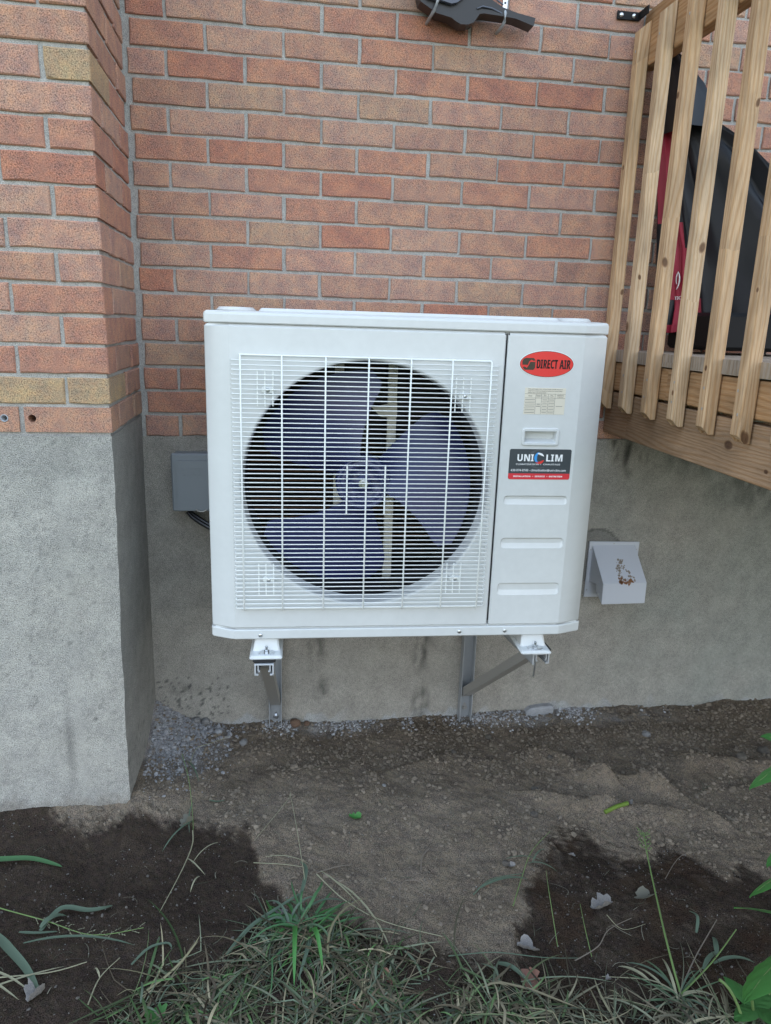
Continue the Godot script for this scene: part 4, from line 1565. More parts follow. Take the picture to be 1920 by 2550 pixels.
	em.transform = Transform3D(Basis(dx, Vector3.UP, nrm), p1.lerp(p0, .30) + nrm * .006)
	st = begin()
	prism(st, arc_band(Vector2(-.010, .052), .010, .020, .0135, .026, -70, 75, 0.9), 0, .0008)
	prism(st, arc_band(Vector2(-.002, .060), .006, .014, .0085, .019, 110, 250, 0.9), 0, .0008)
	part("swirl", st, M["white_ink"], em)
	text("TICA", Vector3(.008, .004, .0), .030, .0085, M["white_ink"], em, false)
	# stand and wheels under the cover
	st = begin()
	bbox(st, Vector3(1.60, .345, .20) - o, Vector3(.34, .10, .24), .01)
	part("firebox", st, M["black_plastic"], bb)
	for q in [[1.46, .10], [1.74, .10], [1.46, .31], [1.74, .31]]:
		st = begin()
		tube(st, [Vector3(q[0], .284, q[1]) - o, Vector3(q[0] + .01, .40, q[1]) - o], .009, 8)
		part("leg", st, M["black_plastic"], bb)

func build_bracket_card() -> void:
	pass

# ------------------------------------------------------------------ ground
const ZB := [[-9, .33], [-.6, .33], [-.46, .35], [-.35, .37], [-.27, .425], [-.21, .47], [-.15, .465], [-.09, .444], [.05, .454], [.10, .49], [.195, .50], [.21, .57], [.225, .66], [.268, .71], [.30, .82], [.454, .81], [.47, .86], [.54, .905], [.65, .96], [.76, .966], [.79, .90], [.835, .846], [.88, .75], [.944, .675], [.99, .605], [1.075, .60], [1.094, .67], [1.2, .712], [1.27, .68], [1.35, .80], [1.43, .765], [1.5, .86], [2.0, .95], [9, 1.1]]

func zb(x: float) -> float:
	for i in ZB.size() - 1:
		if x < ZB[i + 1][0]:
			return lerpf(ZB[i][1], ZB[i + 1][1], (x - ZB[i][0]) / (ZB[i + 1][0] - ZB[i][0]))
	return 1.1

func damp(x: float, z: float) -> float:
	var d := z - zb(x) + .045 * nmid.get_noise_2d(x * 9.0, z * 9.0) + .026 * nfine.get_noise_2d(x * 45.0, z * 45.0)
	return smoothstep(-.026, .030, d + .020 * nfine.get_noise_2d(x * 160.0, z * 160.0))

func seg_d(p: Vector2, a: Vector2, b: Vector2) -> float:
	return p.distance_to(Geometry2D.get_closest_point_to_segment(p, a, b))

func ground_y(x: float, z: float, dk := -1.0) -> float:
	var y := -.952
	var inside := clampf(1.0 - maxf(maxf(-x - 1.0, x - 2.6), z - 1.7) * 1.5, 0, 1)
	# bank against the brick corner and the wall
	var px := x + .105
	if px > -.02:
		y += .105 * exp(-maxf(px, 0.0) / .11) * exp(-maxf(z - .04, 0.0) * 4.2)
		y += .006 * exp(-maxf(z, 0.0) / .06)
	else:
		y += .045 * exp(-maxf(z - .407, 0.0) / .08)
	if px > -.02 and px < .12:
		y += .03 * exp(-pow((z - .40) / .12, 2.0)) * exp(-maxf(px, 0) / .08)
	if dk < 0.0:
		dk = damp(x, z)
	y -= dk * .008
	var n := nlow.get_noise_2d(x * 2.2, z * 2.2)
	y += n * .018 + nmid.get_noise_2d(x * 6.0, z * 6.0) * .006
	# shovelled ridges on the right
	var p := Vector2(x, z)
	for s in [[Vector2(1.10, .25), Vector2(1.22, .40), .028], [Vector2(1.22, .40), Vector2(1.36, .44), .032], [Vector2(1.36, .44), Vector2(1.46, .60), .024], [Vector2(1.0, .44), Vector2(1.17, .52), .022], [Vector2(1.17, .52), Vector2(1.34, .56), .026], [Vector2(1.55, .33), Vector2(1.9, .42), .026], [Vector2(.55, .30), Vector2(.75, .24), .008]]:
		var d := seg_d(p, s[0], s[1])
		var side: float = (s[1] - s[0]).orthogonal().normalized().dot(p - s[0])
		y += s[2] * exp(-pow(d / .05, 2.0)) * (1.0 if side < 0.0 else exp(-d / .012))
	y += (nmid.get_noise_2d(x * 26.0 + 5.0, z * 26.0) * lerpf(.0024, .0010, dk) + nfine.get_noise_2d(x * 70.0, z * 70.0) * .0022) * inside
	return y

func pale(x: float, z: float) -> float:
	var n := nmid.get_noise_2d(x * 11.0 + 3.0, z * 11.0)
	var k := 0.0
	for q in [[-.03, .09, .13, .17, 1.1], [.45, .03, .17, .045, .8], [1.12, .035, .22, .06, .8], [1.45, .06, .22, .05, .5]]:
		k = maxf(k, blob(Vector2(x, z), Vector2(q[0], q[1]), q[2], q[3]) * (1.0 + n * 1.6) * q[4])
	return clampf(k, 0, 1)

func ground_colour(x: float, z: float, dk: float) -> Color:
	var n := nmid.get_noise_2d(x * 4.0, z * 4.0)
	var n2 := nfine.get_noise_2d(x * 34.0, z * 34.0)
	var dry := Color(.255, .207, .160).lerp(Color(.215, .172, .130), clampf(.5 + n, 0, 1))
	dry = dry.lerp(Color(.165, .125, .092), clampf(.32 - z * .7, 0, 1) * (1.0 if x > .2 else .4))
	var wet := Color(.054, .041, .0325).lerp(Color(.068, .052, .041), clampf(.5 + n * .8 + n2 * .6, 0, 1))
	if x > .85:
		# crumbs of dry soil scattered over the damp part
		var cr := nmid.get_noise_2d(x * 7.0 + 40.0, z * 7.0) + n2 * .4
		wet = wet.lerp(dry, smoothstep(.22, .42, cr) * .5 * clampf(1.25 - z, 0, 1))
		wet = wet.lerp(Color(.066, .042, .028), smoothstep(.0, .3, nmid.get_noise_2d(x * 6.0 + 9.0, z * 6.0)) * .5)
	var c := dry.lerp(wet, dk)
	c = c.lerp(Color(.40, .40, .415) if x < .25 else Color(.48, .47, .465), pale(x, z) * .62)
	var far := clampf((Vector2(x - .5, z - .6).length() - 1.5) / .8, 0, 1)
	if x > 1.3 and z < 1.9:
		far = 0.0
	return c.lerp(Color(.055, .085, .028), far)

func build_ground() -> void:
	var xs := []
	var zs := []
	var x := -.62
	while x < 2.30:
		xs.append(x)
		x += .0065
	var z := -.05
	while z < 1.30:
		zs.append(z)
		z += .0062
	var s := .02
	while xs[xs.size() - 1] < 70.0:
		xs.append(xs[xs.size() - 1] + s)
		xs.push_front(xs[0] - s)
		s *= 1.30
	s = .02
	while zs[zs.size() - 1] < 70.0:
		zs.append(zs[zs.size() - 1] + s)
		zs.push_front(zs[0] - s)
		s *= 1.30
	var nx := xs.size()
	var nz := zs.size()
	var vs := PackedVector3Array()
	var cs := PackedColorArray()
	for j in nz:
		for i in nx:
			var dk := damp(xs[i], zs[j])
			vs.append(Vector3(xs[i], ground_y(xs[i], zs[j], dk), zs[j]))
			cs.append(ground_colour(xs[i], zs[j], dk))
	var ix := PackedInt32Array()
	ix.resize((nx - 1) * (nz - 1) * 6)
	var q := 0
	for j in nz - 1:
		for i in nx - 1:
			var a := j * nx + i
			ix[q] = a
			ix[q + 1] = a + 1
			ix[q + 2] = a + nx + 1
			ix[q + 3] = a
			ix[q + 4] = a + nx + 1
			ix[q + 5] = a + nx
			q += 6
	var arr := []
	arr.resize(Mesh.ARRAY_MAX)
	arr[Mesh.ARRAY_VERTEX] = vs
	arr[Mesh.ARRAY_COLOR] = cs
	arr[Mesh.ARRAY_INDEX] = ix
	var me := ArrayMesh.new()
	me.add_surface_from_arrays(Mesh.PRIMITIVE_TRIANGLES, arr)
	var st := SurfaceTool.new()
	st.create_from(me, 0)
	st.generate_normals()
	tag(put("ground", st.commit(), M["soil"]), "bare brown soil, dry and pale in the middle and dark and damp in front", "ground", "", "structure")

func rock_mesh(sd: int, n := 7, rough := .22, flat := .7) -> ArrayMesh:
	var r := RandomNumberGenerator.new()
	r.seed = sd
	var nz := FastNoiseLite.new()
	nz.seed = sd
	nz.frequency = .9
	var st := begin()
	st.set_smooth_group(1 if n > 5 else -1)
	var rows := []
	for i in n + 1:
		var th := PI * i / n
		var row := []
		for k in n + 2:
			var a := TAU * k / (n + 2)
			var d := Vector3(sin(th) * cos(a), cos(th), sin(th) * sin(a))
			var g := nz.get_noise_3dv(d * 1.3) * rough * 2.2
			row.append(Vector3(d.x, d.y * flat, d.z) * (1.0 + g))
		rows.append(row)
	for i in n:
		for k in n + 2:
			var k2 := (k + 1) % (n + 2)
			quad(st, rows[i][k], rows[i][k2], rows[i + 1][k2], rows[i + 1][k])
	return done(st)

func scatter(called: String, label: String, cat: String, count: int, mesh: Mesh, m: Material, place: Callable) -> void:
	var xs := []
	var cs := []
	var tries := 0
	while xs.size() < count and tries < count * 12:
		tries += 1
		var r = place.call()
		if r == null:
			continue
		# r = [x, z, size, colour]
		var b := Basis.from_euler(Vector3(rng.randf() * .8, rng.randf() * TAU, rng.randf() * .8)) * Basis.from_scale(Vector3(r[2] * rng.randf_range(.75, 1.25), r[2] * rng.randf_range(.6, 1.0), r[2] * rng.randf_range(.75, 1.25)))
		xs.append(Transform3D(b, Vector3(r[0], ground_y(r[0], r[1]) + r[2] * .25, r[1])))
		cs.append(r[3])
	var mm := MultiMesh.new()
	mm.transform_format = MultiMesh.TRANSFORM_3D
	mm.use_colors = true
	mm.mesh = mesh
	mm.instance_count = xs.size()
	for i in xs.size():
		mm.set_instance_transform(i, xs[i])
		mm.set_instance_color(i, cs[i])
	var o := MultiMeshInstance3D.new()
	o.name = numbered(called)
	o.multimesh = mm
	o.material_override = m
	add_child(o)
	tag(o, label, cat, "", "stuff")

func on_soil(x: float, z: float) -> bool:
	return not (x < -.10 and z < .42)

func build_stones() -> void:
	scatter("soil_crumbs", "small brown crumbs of dry soil strewn over the bare ground", "soil", 15000, rock_mesh(1, 4, .3), M["pebble"], func():
		var x := rng.randf_range(-.5, 2.1)
		var z := rng.randf_range(0.0, 1.15)
		if not on_soil(x, z): return null
		var k := nmid.get_noise_2d(x * 6.0, z * 6.0) * 1.2 + .42 + (.35 if z < .25 else 0.0) + (.2 if x > 1.0 and z < .6 else 0.0)
		var dk := damp(x, z)
		k *= 1.0 - .65 * blob(Vector2(x, z), Vector2(.6, .68), .42, .34)
		if rng.randf() > k * (1.0 - dk * .72): return null
		var s := .0014 + .0058 * pow(rng.randf(), 3.2)
		if rng.randf() < .012: s *= 1.8
		var v := rng.randf_range(.75, 1.35)
		var c := Color(.255, .21, .163) * v
		if dk > .5:
			c = Color(.075, .058, .047) * v if rng.randf() < .8 else Color(.17, .155, .14)
			s = minf(s * .8, .0035)
		return [x, z, s, c])
	scatter("grey_gravel", "heap of pale grey mortar gravel in the corner between the two walls", "gravel", 3600, rock_mesh(2, 5, .3), M["pebble"], func():
		var x := -.10 + absf(rng.randfn(0.0, .095))
		var z := .006 + absf(rng.randfn(0.0, .13))
		if x > .25 or z > .42: return null
		if x * 1.3 + z > .44: return null
		var s := .0013 + .0050 * pow(rng.randf(), 3.6)
		var v := rng.randf_range(.7, 1.25)
		return [x, z, s, Color(.42, .42, .43) * v])
	scatter("mortar_crumbs", "white crumbs of mortar along the foot of the concrete wall", "rubble", 3000, rock_mesh(3, 4, .3), M["pebble"], func():
		var x := rng.randf_range(.22, 1.75)
		var z := .004 + absf(rng.randfn(0.0, .035))
		var k := nmid.get_noise_2d(x * 5.0 + 20.0, 2.0) + (.35 if (x > .3 and x < .62) or (x > .92 and x < 1.3) else -.05)
		if rng.randf() > k: return null
		var s := .0013 + .0045 * pow(rng.randf(), 3.0)
		var v := rng.randf_range(.75, 1.2)
		return [x, z, s, (Color(.60, .60, .61) if rng.randf() < .7 else Color(.30, .27, .24)) * v])
	scatter("white_specks", "tiny pale grit sprinkled on the dark damp soil", "grit", 1500, rock_mesh(4, 4, .3), M["pebble"], func():
		var x := rng.randf_range(-.45, 1.4)
		var z := rng.randf_range(.4, 1.15)
		if rng.randf() > .25 + nmid.get_noise_2d(x * 5.0, z * 5.0 + 9.0) * 1.3: return null
		var v := rng.randf_range(.5, 1.2)
		return [x, z, rng.randf_range(.0007, .0017), Color(.30, .29, .27) * v])
	# single stones one can pick out
	var st := [["white-grey stone lying in front of the grey gravel heap", .087, .055, .0125, "stone_pale"], ["pale stone split in two, right of the white-grey stone", .168, .110, .0125, "stone"], ["grey stone on top of the gravel heap, against the wall", .045, .012, .013, "stone"], ["greyish stone at the left end of the gravel heap, by the wall", .018, .014, .012, "stone"], ["round grey stone near the wall under the vent hood", 1.473, .185, .013, "stone"], ["smooth brown clod in the middle of the dry soil", .967, .525, .011, "clod"], ["flat clod just behind the smooth brown clod", 1.004, .421, .010, "clod"], ["round clod in front of the right bracket", .812, .225, .008, "clod"], ["clod lying at the left end of the shovelled ridge", 1.096, .299, .0085, "clod"], ["dull clod right of the left bracket post", .438, .088, .009, "clod"], ["large clod under the deck's edge at the far right", 1.808, .314, .017, "clod"], ["dark clod beneath the deck, behind the large clod", 1.692, .366, .015, "clod"], ["grey clod below the right bracket post", .951, .133, .010, "clod"], ["knobbly brown clod on the pale dry soil", .826, .708, .0095, "clod"], ["tan pebble in front of the knobbly clod", .760, .766, .0075, "stone_brown"], ["brown lump of brick against the wall beside the left bracket", .330, .018, .017, "stone_brown"], ["small brown stone right of the lump of brick", .368, .014, .010, "stone_brown"], ["little grey stone in the middle of the bare soil", .573, .365, .006, "stone"]]
	for i in st.size():
		var s = st[i]
		var o := put("clod" if s[4] == "clod" else "stone", rock_mesh(60 + i, 9, .20, .78), M[s[4]])
		o.position = Vector3(s[1], ground_y(s[1], s[2]) + s[3] * .35, s[2])
		o.scale = Vector3(s[3] * 1.1, s[3], s[3])
		o.rotation.y = rng.randf() * TAU
		tag(o, s[0], "stone" if s[4] != "clod" else "clod", "loose stones and clods")
	# squared lump of concrete left against the wall
	var sb := begin()
	var poly := PackedVector2Array([Vector2(-.052, -.05), Vector2(-.050, .018), Vector2(-.036, .030), Vector2(.004, .036), Vector2(.038, .036), Vector2(.050, .030), Vector2(.046, -.05)])
	prism(sb, poly, -.01, .030, Transform3D.IDENTITY, .006)
	var cl := part("concrete_lump", sb, M["stone_pale"])
	cl.position = Vector3(1.165, -.952, .0)
	tag(cl, "flat pale lump of concrete stuck to the foot of the wall", "concrete")

# ------------------------------------------------------------------ plants
func ribbon(st: SurfaceTool, pts: Array, w: float, fold := .25, col := Color.WHITE, colored := false, base_w := .5, side0 := Vector3.ZERO) -> void:
	var n := pts.size()
	var prev := []
	for i in n:
		var t: Vector3 = (pts[mini(i + 1, n - 1)] - pts[maxi(i - 1, 0)])
		t = t.normalized() if t.length() > 1e-6 else Vector3.RIGHT
		var side := t.cross(Vector3.UP)
		if side.length() < .15:
			side = side0 if side0 != Vector3.ZERO else Vector3.RIGHT
		side = side.normalized()
		var up := side.cross(t).normalized()
		var s := float(i) / (n - 1)
		var ww := w * .5 * minf(lerpf(base_w, 1.0, clampf(s * 4.0, 0, 1)), sqrt(maxf(1.0 - pow(s, 2.5), .004)))
		var row := [pts[i] - side * ww + up * ww * fold, pts[i], pts[i] + side * ww + up * ww * fold]
		if i > 0:
			if colored:
				st.set_color(col)
			quad(st, prev[0], row[0], row[1], prev[1])
			quad(st, prev[1], row[1], row[2], prev[2])
		prev = row

func arc_pts(p: Vector3, heading: float, l: float, lift: float, rise: float, n := 6, curl := 0.0, kink := 0.0) -> Array:
	var out := []
	var a := heading
	var q := p
	for i in n + 1:
		var t := float(i) / n
		out.append(q + Vector3(0, lift * 4.0 * t * (1.0 - t) + rise * t, 0))
		a += curl / n
		if kink != 0.0 and i == int(n * .55):
			a += kink
		q += Vector3(cos(a), 0, sin(a)) * l / n
	return out

func on_ground(pts: Array, above := .004) -> Array:
	var out := []
	for p in pts:
		out.append(Vector3(p[0], ground_y(p[0], p[1]) + (p[2] if p.size() > 2 else above), p[1]))
	return out

func smooth_path(pts: Array, per := 5) -> Array:
	var c := Curve3D.new()
	for i in pts.size():
		var a: Vector3 = pts[maxi(i - 1, 0)]
		var b: Vector3 = pts[mini(i + 1, pts.size() - 1)]
		c.add_point(pts[i], -(b - a) / 6.0, (b - a) / 6.0)
	var out := []
	for i in pts.size() - 1:
		for k in per:
			out.append(c.sample(i, float(k) / per))
	out.append(pts[pts.size() - 1])
	return out

func leaf_mesh(l: float, w: float, curl: float, vein: float, serr: float, droop := .0, nl := 16, nw := 10) -> ArrayMesh:
	# leaf along +x from its stalk, upper side +y
	var st := begin()
	st.set_smooth_group(1)
	var rows := []
	for i in nl + 1:
		var t := float(i) / nl
		var prof := pow(maxf(sin(PI * pow(t, .72)), 0.0), .75)
		if i == 0 or i == nl:
			prof = .02
		var row := []
		for j in nw + 1:
			var s := float(j) / nw * 2.0 - 1.0
			var edge := 1.0 + (serr * sin(t * nl * 2.1) if absf(s) > .95 else 0.0)
			var zz := s * w * .5 * prof * edge
			var y := curl * s * s * w * prof - droop * t * t * l + vein * sin((t - absf(s) * .22) * 30.0) * (1.0 - s * s) * .5 + vein * .6 * absf(s)
			row.append(Vector3(t * l, y, zz))
		rows.append(row)
	for i in nl:
		for j in nw:
			quad(st, rows[i][j], rows[i][j + 1], rows[i + 1][j + 1], rows[i + 1][j])
	return done(st)

func torn_leaf(sd: int, l: float, w: float, curl: float) -> ArrayMesh:
	var r := RandomNumberGenerator.new()
	r.seed = sd
	var st := begin()
	st.set_smooth_group(1)
	var n := 26
	var rim := []
	var ring := []
	for k in n:
		var a := TAU * k / n
		var lobes := 1.0 + .16 * cos(a * 2.0 + sd) + .10 * cos(a * 3.0 + sd * 2.0) + (r.randf_range(-.34, .04) if k % 3 == 0 else r.randf_range(-.06, .10))
		var p := Vector2(cos(a) * l * .5, sin(a) * w * .5) * lobes
		var y := curl * (p.y * p.y / (w * .5)) + .10 * curl * sin(a * 3.0 + sd) * l * .4 + r.randf_range(-.0008, .0008)
		rim.append(Vector3(p.x, y + absf(p.x) * .12, p.y))
		var p2 := p * .5
		ring.append(Vector3(p2.x, curl * (p2.y * p2.y / (w * .5)) + r.randf_range(-.0006, .0006), p2.y))
	for k in n:
		var k2 := (k + 1) % n
		quad(st, ring[k], ring[k2], rim[k2], rim[k])
		tri(st, Vector3.ZERO, ring[k2], ring[k])
	return done(st)

func single(called: String, label: String, cat: String, st: SurfaceTool, m: Material, group := "") -> MeshInstance3D:
	var o := part(called, st, m)
	tag(o, label, cat, group)
	return o

func seeds(parent: Node, path: Array, from: float, to: float, n: int, spread: float, size: float, m: Material) -> void:
	# short spikes of grains that hug a stem
	var st := begin()
	st.set_smooth_group(1)
	for i in n:
		var t := lerpf(from, to, float(i) / n)
		var f := t * (path.size() - 1)
		var k := mini(int(f), path.size() - 2)
		var p: Vector3 = path[k].lerp(path[k + 1], f - k)
		var d: Vector3 = (path[k + 1] - path[k]).normalized()
		var sd := d.cross(Vector3.UP).normalized() * (1.0 if i % 2 == 0 else -1.0)
		for g in 7:
			var q := p + (d * .8 + sd * .65).normalized() * spread * (g / 6.0) + Vector3(rng.randf_range(-1, 1), rng.randf_range(-.2, 1), rng.randf_range(-1, 1)) * size * .6
			_grain(st, q, (d + sd * .5).normalized(), size * rng.randf_range(.8, 1.2))
	part("seed_head", st, m, parent)

func _grain(st: SurfaceTool, p: Vector3, d: Vector3, s: float) -> void:
	var a := d.cross(Vector3.UP).normalized()
	var b := d.cross(a).normalized()
	var mid := []
	for k in 4:
		var an := TAU * k / 4
		mid.append(p + (a * cos(an) + b * sin(an)) * s * .42)
	for k in 4:
		tri(st, p - d * s, mid[(k + 1) % 4], mid[k])
		tri(st, p + d * s, mid[k], mid[(k + 1) % 4])

func build_plants() -> void:
	# ---- loose clippings along the front: nobody could count them
	var st := begin()
	st.set_smooth_group(1)
	var zc := [[-.06, 1.0], [.0, .93], [.1, .89], [.19, .845], [.30, .80], [.40, .83], [.50, .90], [.58, .945], [.66, 1.0], [.78, 1.03], [.95, 1.05], [1.05, 1.11], [1.25, 1.16]]
	var cols := [Color(.095, .125, .06), Color(.10, .13, .08), Color(.18, .165, .10), Color(.06, .10, .042), Color(.14, .13, .09), Color(.24, .21, .135), Color(.09, .075, .052), Color(.075, .135, .05), Color(.14, .155, .105), Color(.11, .09, .06), Color(.07, .056, .038), Color(.17, .15, .10), Color(.115, .145, .10)]
	var made := 0
	while made < 4700:
		var x := rng.randf_range(-.06, 1.22)
		var z := rng.randf_range(.74, 1.30)
		var edge := 1.2
		for i in zc.size() - 1:
			if x >= zc[i][0] and x < zc[i + 1][0]:
				edge = lerpf(zc[i][1], zc[i + 1][1], (x - zc[i][0]) / (zc[i + 1][0] - zc[i][0]))
		var inn := z - edge + .05 * nmid.get_noise_2d(x * 8.0, z * 8.0 + 60.0)
		if rng.randf() > clampf(inn * 9.0 + .05, 0, 1) or (inn < -.03):
			continue
		if nmid.get_noise_2d(x * 7.0 + 31.0, z * 7.0) < -.05:
			continue
		made += 1
		var l := rng.randf_range(.03, .085) if rng.randf() < .68 else rng.randf_range(.08, .20)
		var w := rng.randf_range(.0013, .0034) if rng.randf() < .7 else rng.randf_range(.0034, .0062)
		var pts := arc_pts(Vector3(x, ground_y(x, z) + rng.randf_range(.001, .016), z), rng.randf() * TAU, l, rng.randf_range(-.002, .011), rng.randf_range(-.006, .006), 7, rng.randfn(0, .45), rng.randfn(0, .9) if rng.randf() < .35 else 0.0)
		var c: Color = cols[rng.randi() % cols.size()].lerp(Color(.17, .16, .115), clampf((x - .55) * .9, 0, .45)) * (rng.randf_range(.35, 1.1) if rng.randf() < .75 else rng.randf_range(1.2, 1.8))
		ribbon(st, pts, w, rng.randf_range(-.3, .4), c, true, .7)
	tag(part("grass_clippings", st, M["grass_vc"]), "mat of cut and wilted grass lying along the front of the bare soil", "grass", "", "stuff")
	# ---- thin litter over the bare soil
	st = begin()
	st.set_smooth_group(1)
	for i in 420:
		var x := rng.randf_range(-.45, 1.8)
		var z := rng.randf_range(.05, 1.1)
		if not on_soil(x, z) or rng.randf() > .35 + z * .5:
			continue
		var c: Color = [Color(.17, .155, .115), Color(.11, .12, .085), Color(.06, .05, .04), Color(.22, .205, .16)][rng.randi() % 4] * rng.randf_range(.6, 1.1)
		ribbon(st, arc_pts(Vector3(x, ground_y(x, z) + .002, z), rng.randf() * TAU, rng.randf_range(.012, .055), rng.randf_range(0, .005), 0, 5, rng.randfn(0, 1.2)), rng.randf_range(.0008, .0018), .1, c, true, .8)
	tag(part("plant_litter", st, M["grass_vc"]), "thin bits of root and straw strewn over the bare soil", "litter", "", "stuff")
	# ---- upright tuft
	var tf := thing("grass_tuft", "bright green rooted tuft of grass among the cut grass", "grass tuft", Vector3(.315, ground_y(.315, .845), .845))
	var tb := Vector3(.315, ground_y(.315, .845), .845)
	for i in 64:
		var h := TAU * i / 64 + rng.randf_range(-.5, .5)
		var l := rng.randf_range(.05, .17)
		var low := rng.randf() < .8
		st = begin()
		st.set_smooth_group(1)
		ribbon(st, arc_pts(Vector3(rng.randf_range(-.03, .03), .004, rng.randf_range(-.03, .03)), h, l, rng.randf_range(.004, .02) if low else rng.randf_range(.015, .04), rng.randf_range(-.006, .008) if low else rng.randf_range(.0, .03), 8, rng.randfn(0, .8), rng.randfn(0, .8) if rng.randf() < .3 else 0.0), rng.randf_range(.0035, .009), .35)
		part("blade", st, [M["leaf_green"], M["blade_green"], M["blade_blue"], M["blade_green"], M["blade_dull"]][i % 5], tf)
	for q in [[Vector3(.02, .015, .02), 1.35, .10], [Vector3(-.01, .015, .0), 1.62, .15]]:
		st = begin()
		st.set_smooth_group(1)
		ribbon(st, arc_pts(q[0], q[1], q[2], .05, .0, 8), .0105, .4)
		part("blade", st, M["leaf_bright"], tf)
	# ---- fallen and leaning grass stalks, one by one
	var lies := [
		["stalk", "thin green stalk with blades lying below the gravel heap", "stem_green", [[-.005, .214, .03], [.02, .31, .03], [.034, .37, .02], [.05, .469, .01], [.053, .50]], .0022, [[.01, .22, .06, .30, .005], [.045, .40, .02, .50, .004], [.05, .47, -.03, .56, .005]]],
		["stalk", "pale bent stalk lying across the dark soil, forked at its top", "straw", [[.053, .505, .012], [.057, .56, .012], [.04, .64, .014], [.007, .765, .006]], .0030, [[.050, .60, .085, .66, .004], [.085, .66, .06, .70, .004], [.12, .55, .05, .60, .003]]],
		["stalk", "long thin straw standing out of the tuft to a sharp bend", "straw", [[.33, .74, .03], [.318, .60, .05], [.304, .44, .05], [.296, .46, .045], [.21, .56, .01]], .0016, []],
		["stalk", "straight pale straw lying on the dry soil behind the tuft", "straw", [[.21, .628, .006], [.28, .652, .006], [.335, .668, .006]], .0020, [[.24, .63, .35, .642, .003]]],
		["stalk", "dark wet straw under the pale straw behind the tuft", "twig", [[.36, .69, .006], [.41, .665, .01], [.45, .655, .006]], .0030, []],
		["seed_stalk", "green grass stalk with a seed head lying on the dark soil", "stem_green", [[-.40, .70, .035], [-.337, .733, .025], [-.23, .774, .016], [-.125, .815, .012], [-.02, .812, .010]], .0030, [[-.236, .79, -.206, .74, .014], [-.26, .825, -.03, .803, .007]]],
		["seed_stalk", "tall green seed stalk rising from the weed roots over the dark soil", "stem_green", [[1.065, 1.104, .01], [1.083, 1.016, .035], [1.12, .90, .05], [1.16, .78, .05], [1.195, .690, .045]], .0050, []],
		["stalk", "brown stem slanting up to the right from the weed roots", "twig", [[1.065, 1.10, .01], [1.136, 1.035, .02], [1.235, .955, .03]], .0030, []],
		["stalk", "leafy stem reaching right from the weed roots to the big leaves", "stem_green", [[1.065, 1.104, .01], [1.16, 1.055, .02], [1.25, 1.0, .04]], .0036, [[1.14, 1.06, 1.20, 1.00, .010], [1.17, 1.05, 1.26, 1.035, .009], [1.19, 1.03, 1.215, .975, .011]]],
		["stalk", "pale stem reaching left from the weed roots", "straw", [[1.06, 1.10, .01], [1.021, 1.065, .015], [.93, 1.035, .006]], .0026, [[1.02, 1.065, .97, 1.02, .008], [1.04, 1.08, 1.0, 1.03, .006]]],
		["stalk", "green grass stem lying from the dry soil to the dark patch on the right", "stem_green", [[.80, .845, .006], [.85, .76, .010], [.90, .685, .010], [.985, .595, .006]], .0024, [[.88, .72, .95, .735, .004], [.83, .70, .93, .70, .003], [.89, .72, .935, .66, .004]]],
		["stalk", "grey-green blade lying flat on the dry soil left of the green stem", "blade_blue", [[.72, .795, .005], [.772, .762, .010], [.858, .746, .008]], .0030, [[.74, .785, .86, .74, .008]]],
		["stalk", "thin upright green stem at the left edge of the dark right patch", "stem_green", [[.865, .955, .01], [.88, .85, .05], [.91, .76, .03]], .0018, []],
		["stalk", "short upright stem in the middle of the dark right patch", "stem_green", [[.93, .985, .006], [.935, .93, .03], [.95, .87, .03]], .0018, []],
		["stalk", "long bluish stem lying along the edge of the cut grass", "blade_blue", [[.62, .965, .012], [.72, .965, .018], [.82, .985, .012], [.90, .985, .008]], .0026, []],
		["stalk", "long dull straw running from the tuft down to the right", "straw", [[.36, .70, .012], [.42, .78, .014], [.50, .86, .010], [.62, .905, .006]], .0028, [[.40, .72, .56, .90, .005], [.37, .69, .45, .80, .004]]],
		["twig", "thin branched twig over the dark soil right of the dry soil", "twig", [[.89, .99, .008], [.95, .97, .016], [.99, .935, .020], [1.06, .905, .012]], .0026, []],
		["twig", "short pale twig lying below the torn white leaf", "straw", [[1.01, .885, .006], [1.03, .925, .006], [1.09, .915, .006]], .0016, []],
		["twig", "fine root lying across the dark soil at the right edge", "twig", [[1.20, .80, .004], [1.28, .735, .010], [1.36, .73, .012], [1.45, .72, .010]], .0014, []],
		["twig", "pale bent twig on the edge of the gravel heap", "straw", [[.018, .235, .010], [.03, .16, .016], [.07, .125, .014], [.125, .085, .010]], .0022, []],
		["twig", "dark bent root sticking out of the soil below the gravel", "twig", [[.07, .33, .004], [.10, .25, .02], [.14, .21, .018], [.16, .25, .004]], .0018, []],
		["twig", "thick grey root lying on the dry soil", "twig", [[.614, .703, .004], [.625, .66, .006], [.650, .63, .006]], .0042, []],
		["twig", "curved dead stem beside the thick grey root", "twig", [[.545, .80, .004], [.56, .74, .010], [.60, .735, .008], [.615, .76, .004]], .0022, []],
		["stalk", "dry fork of straw on the dark soil at the bottom left", "straw", [[-.095, .985, .006], [-.085, .93, .012], [-.055, .885, .010]], .0026, [[-.085, .93, -.10, .90, .004]]],
		["stalk", "bundle of pale stems at the left edge of the dark soil", "straw", [[-.40, .90, .010], [-.30, .905, .016], [-.19, .90, .010], [-.12, .885, .008]], .0034, [[-.36, .87, -.20, .90, .006], [-.33, .93, -.16, .905, .005], [-.36, .86, -.24, .96, .006]]],
	]
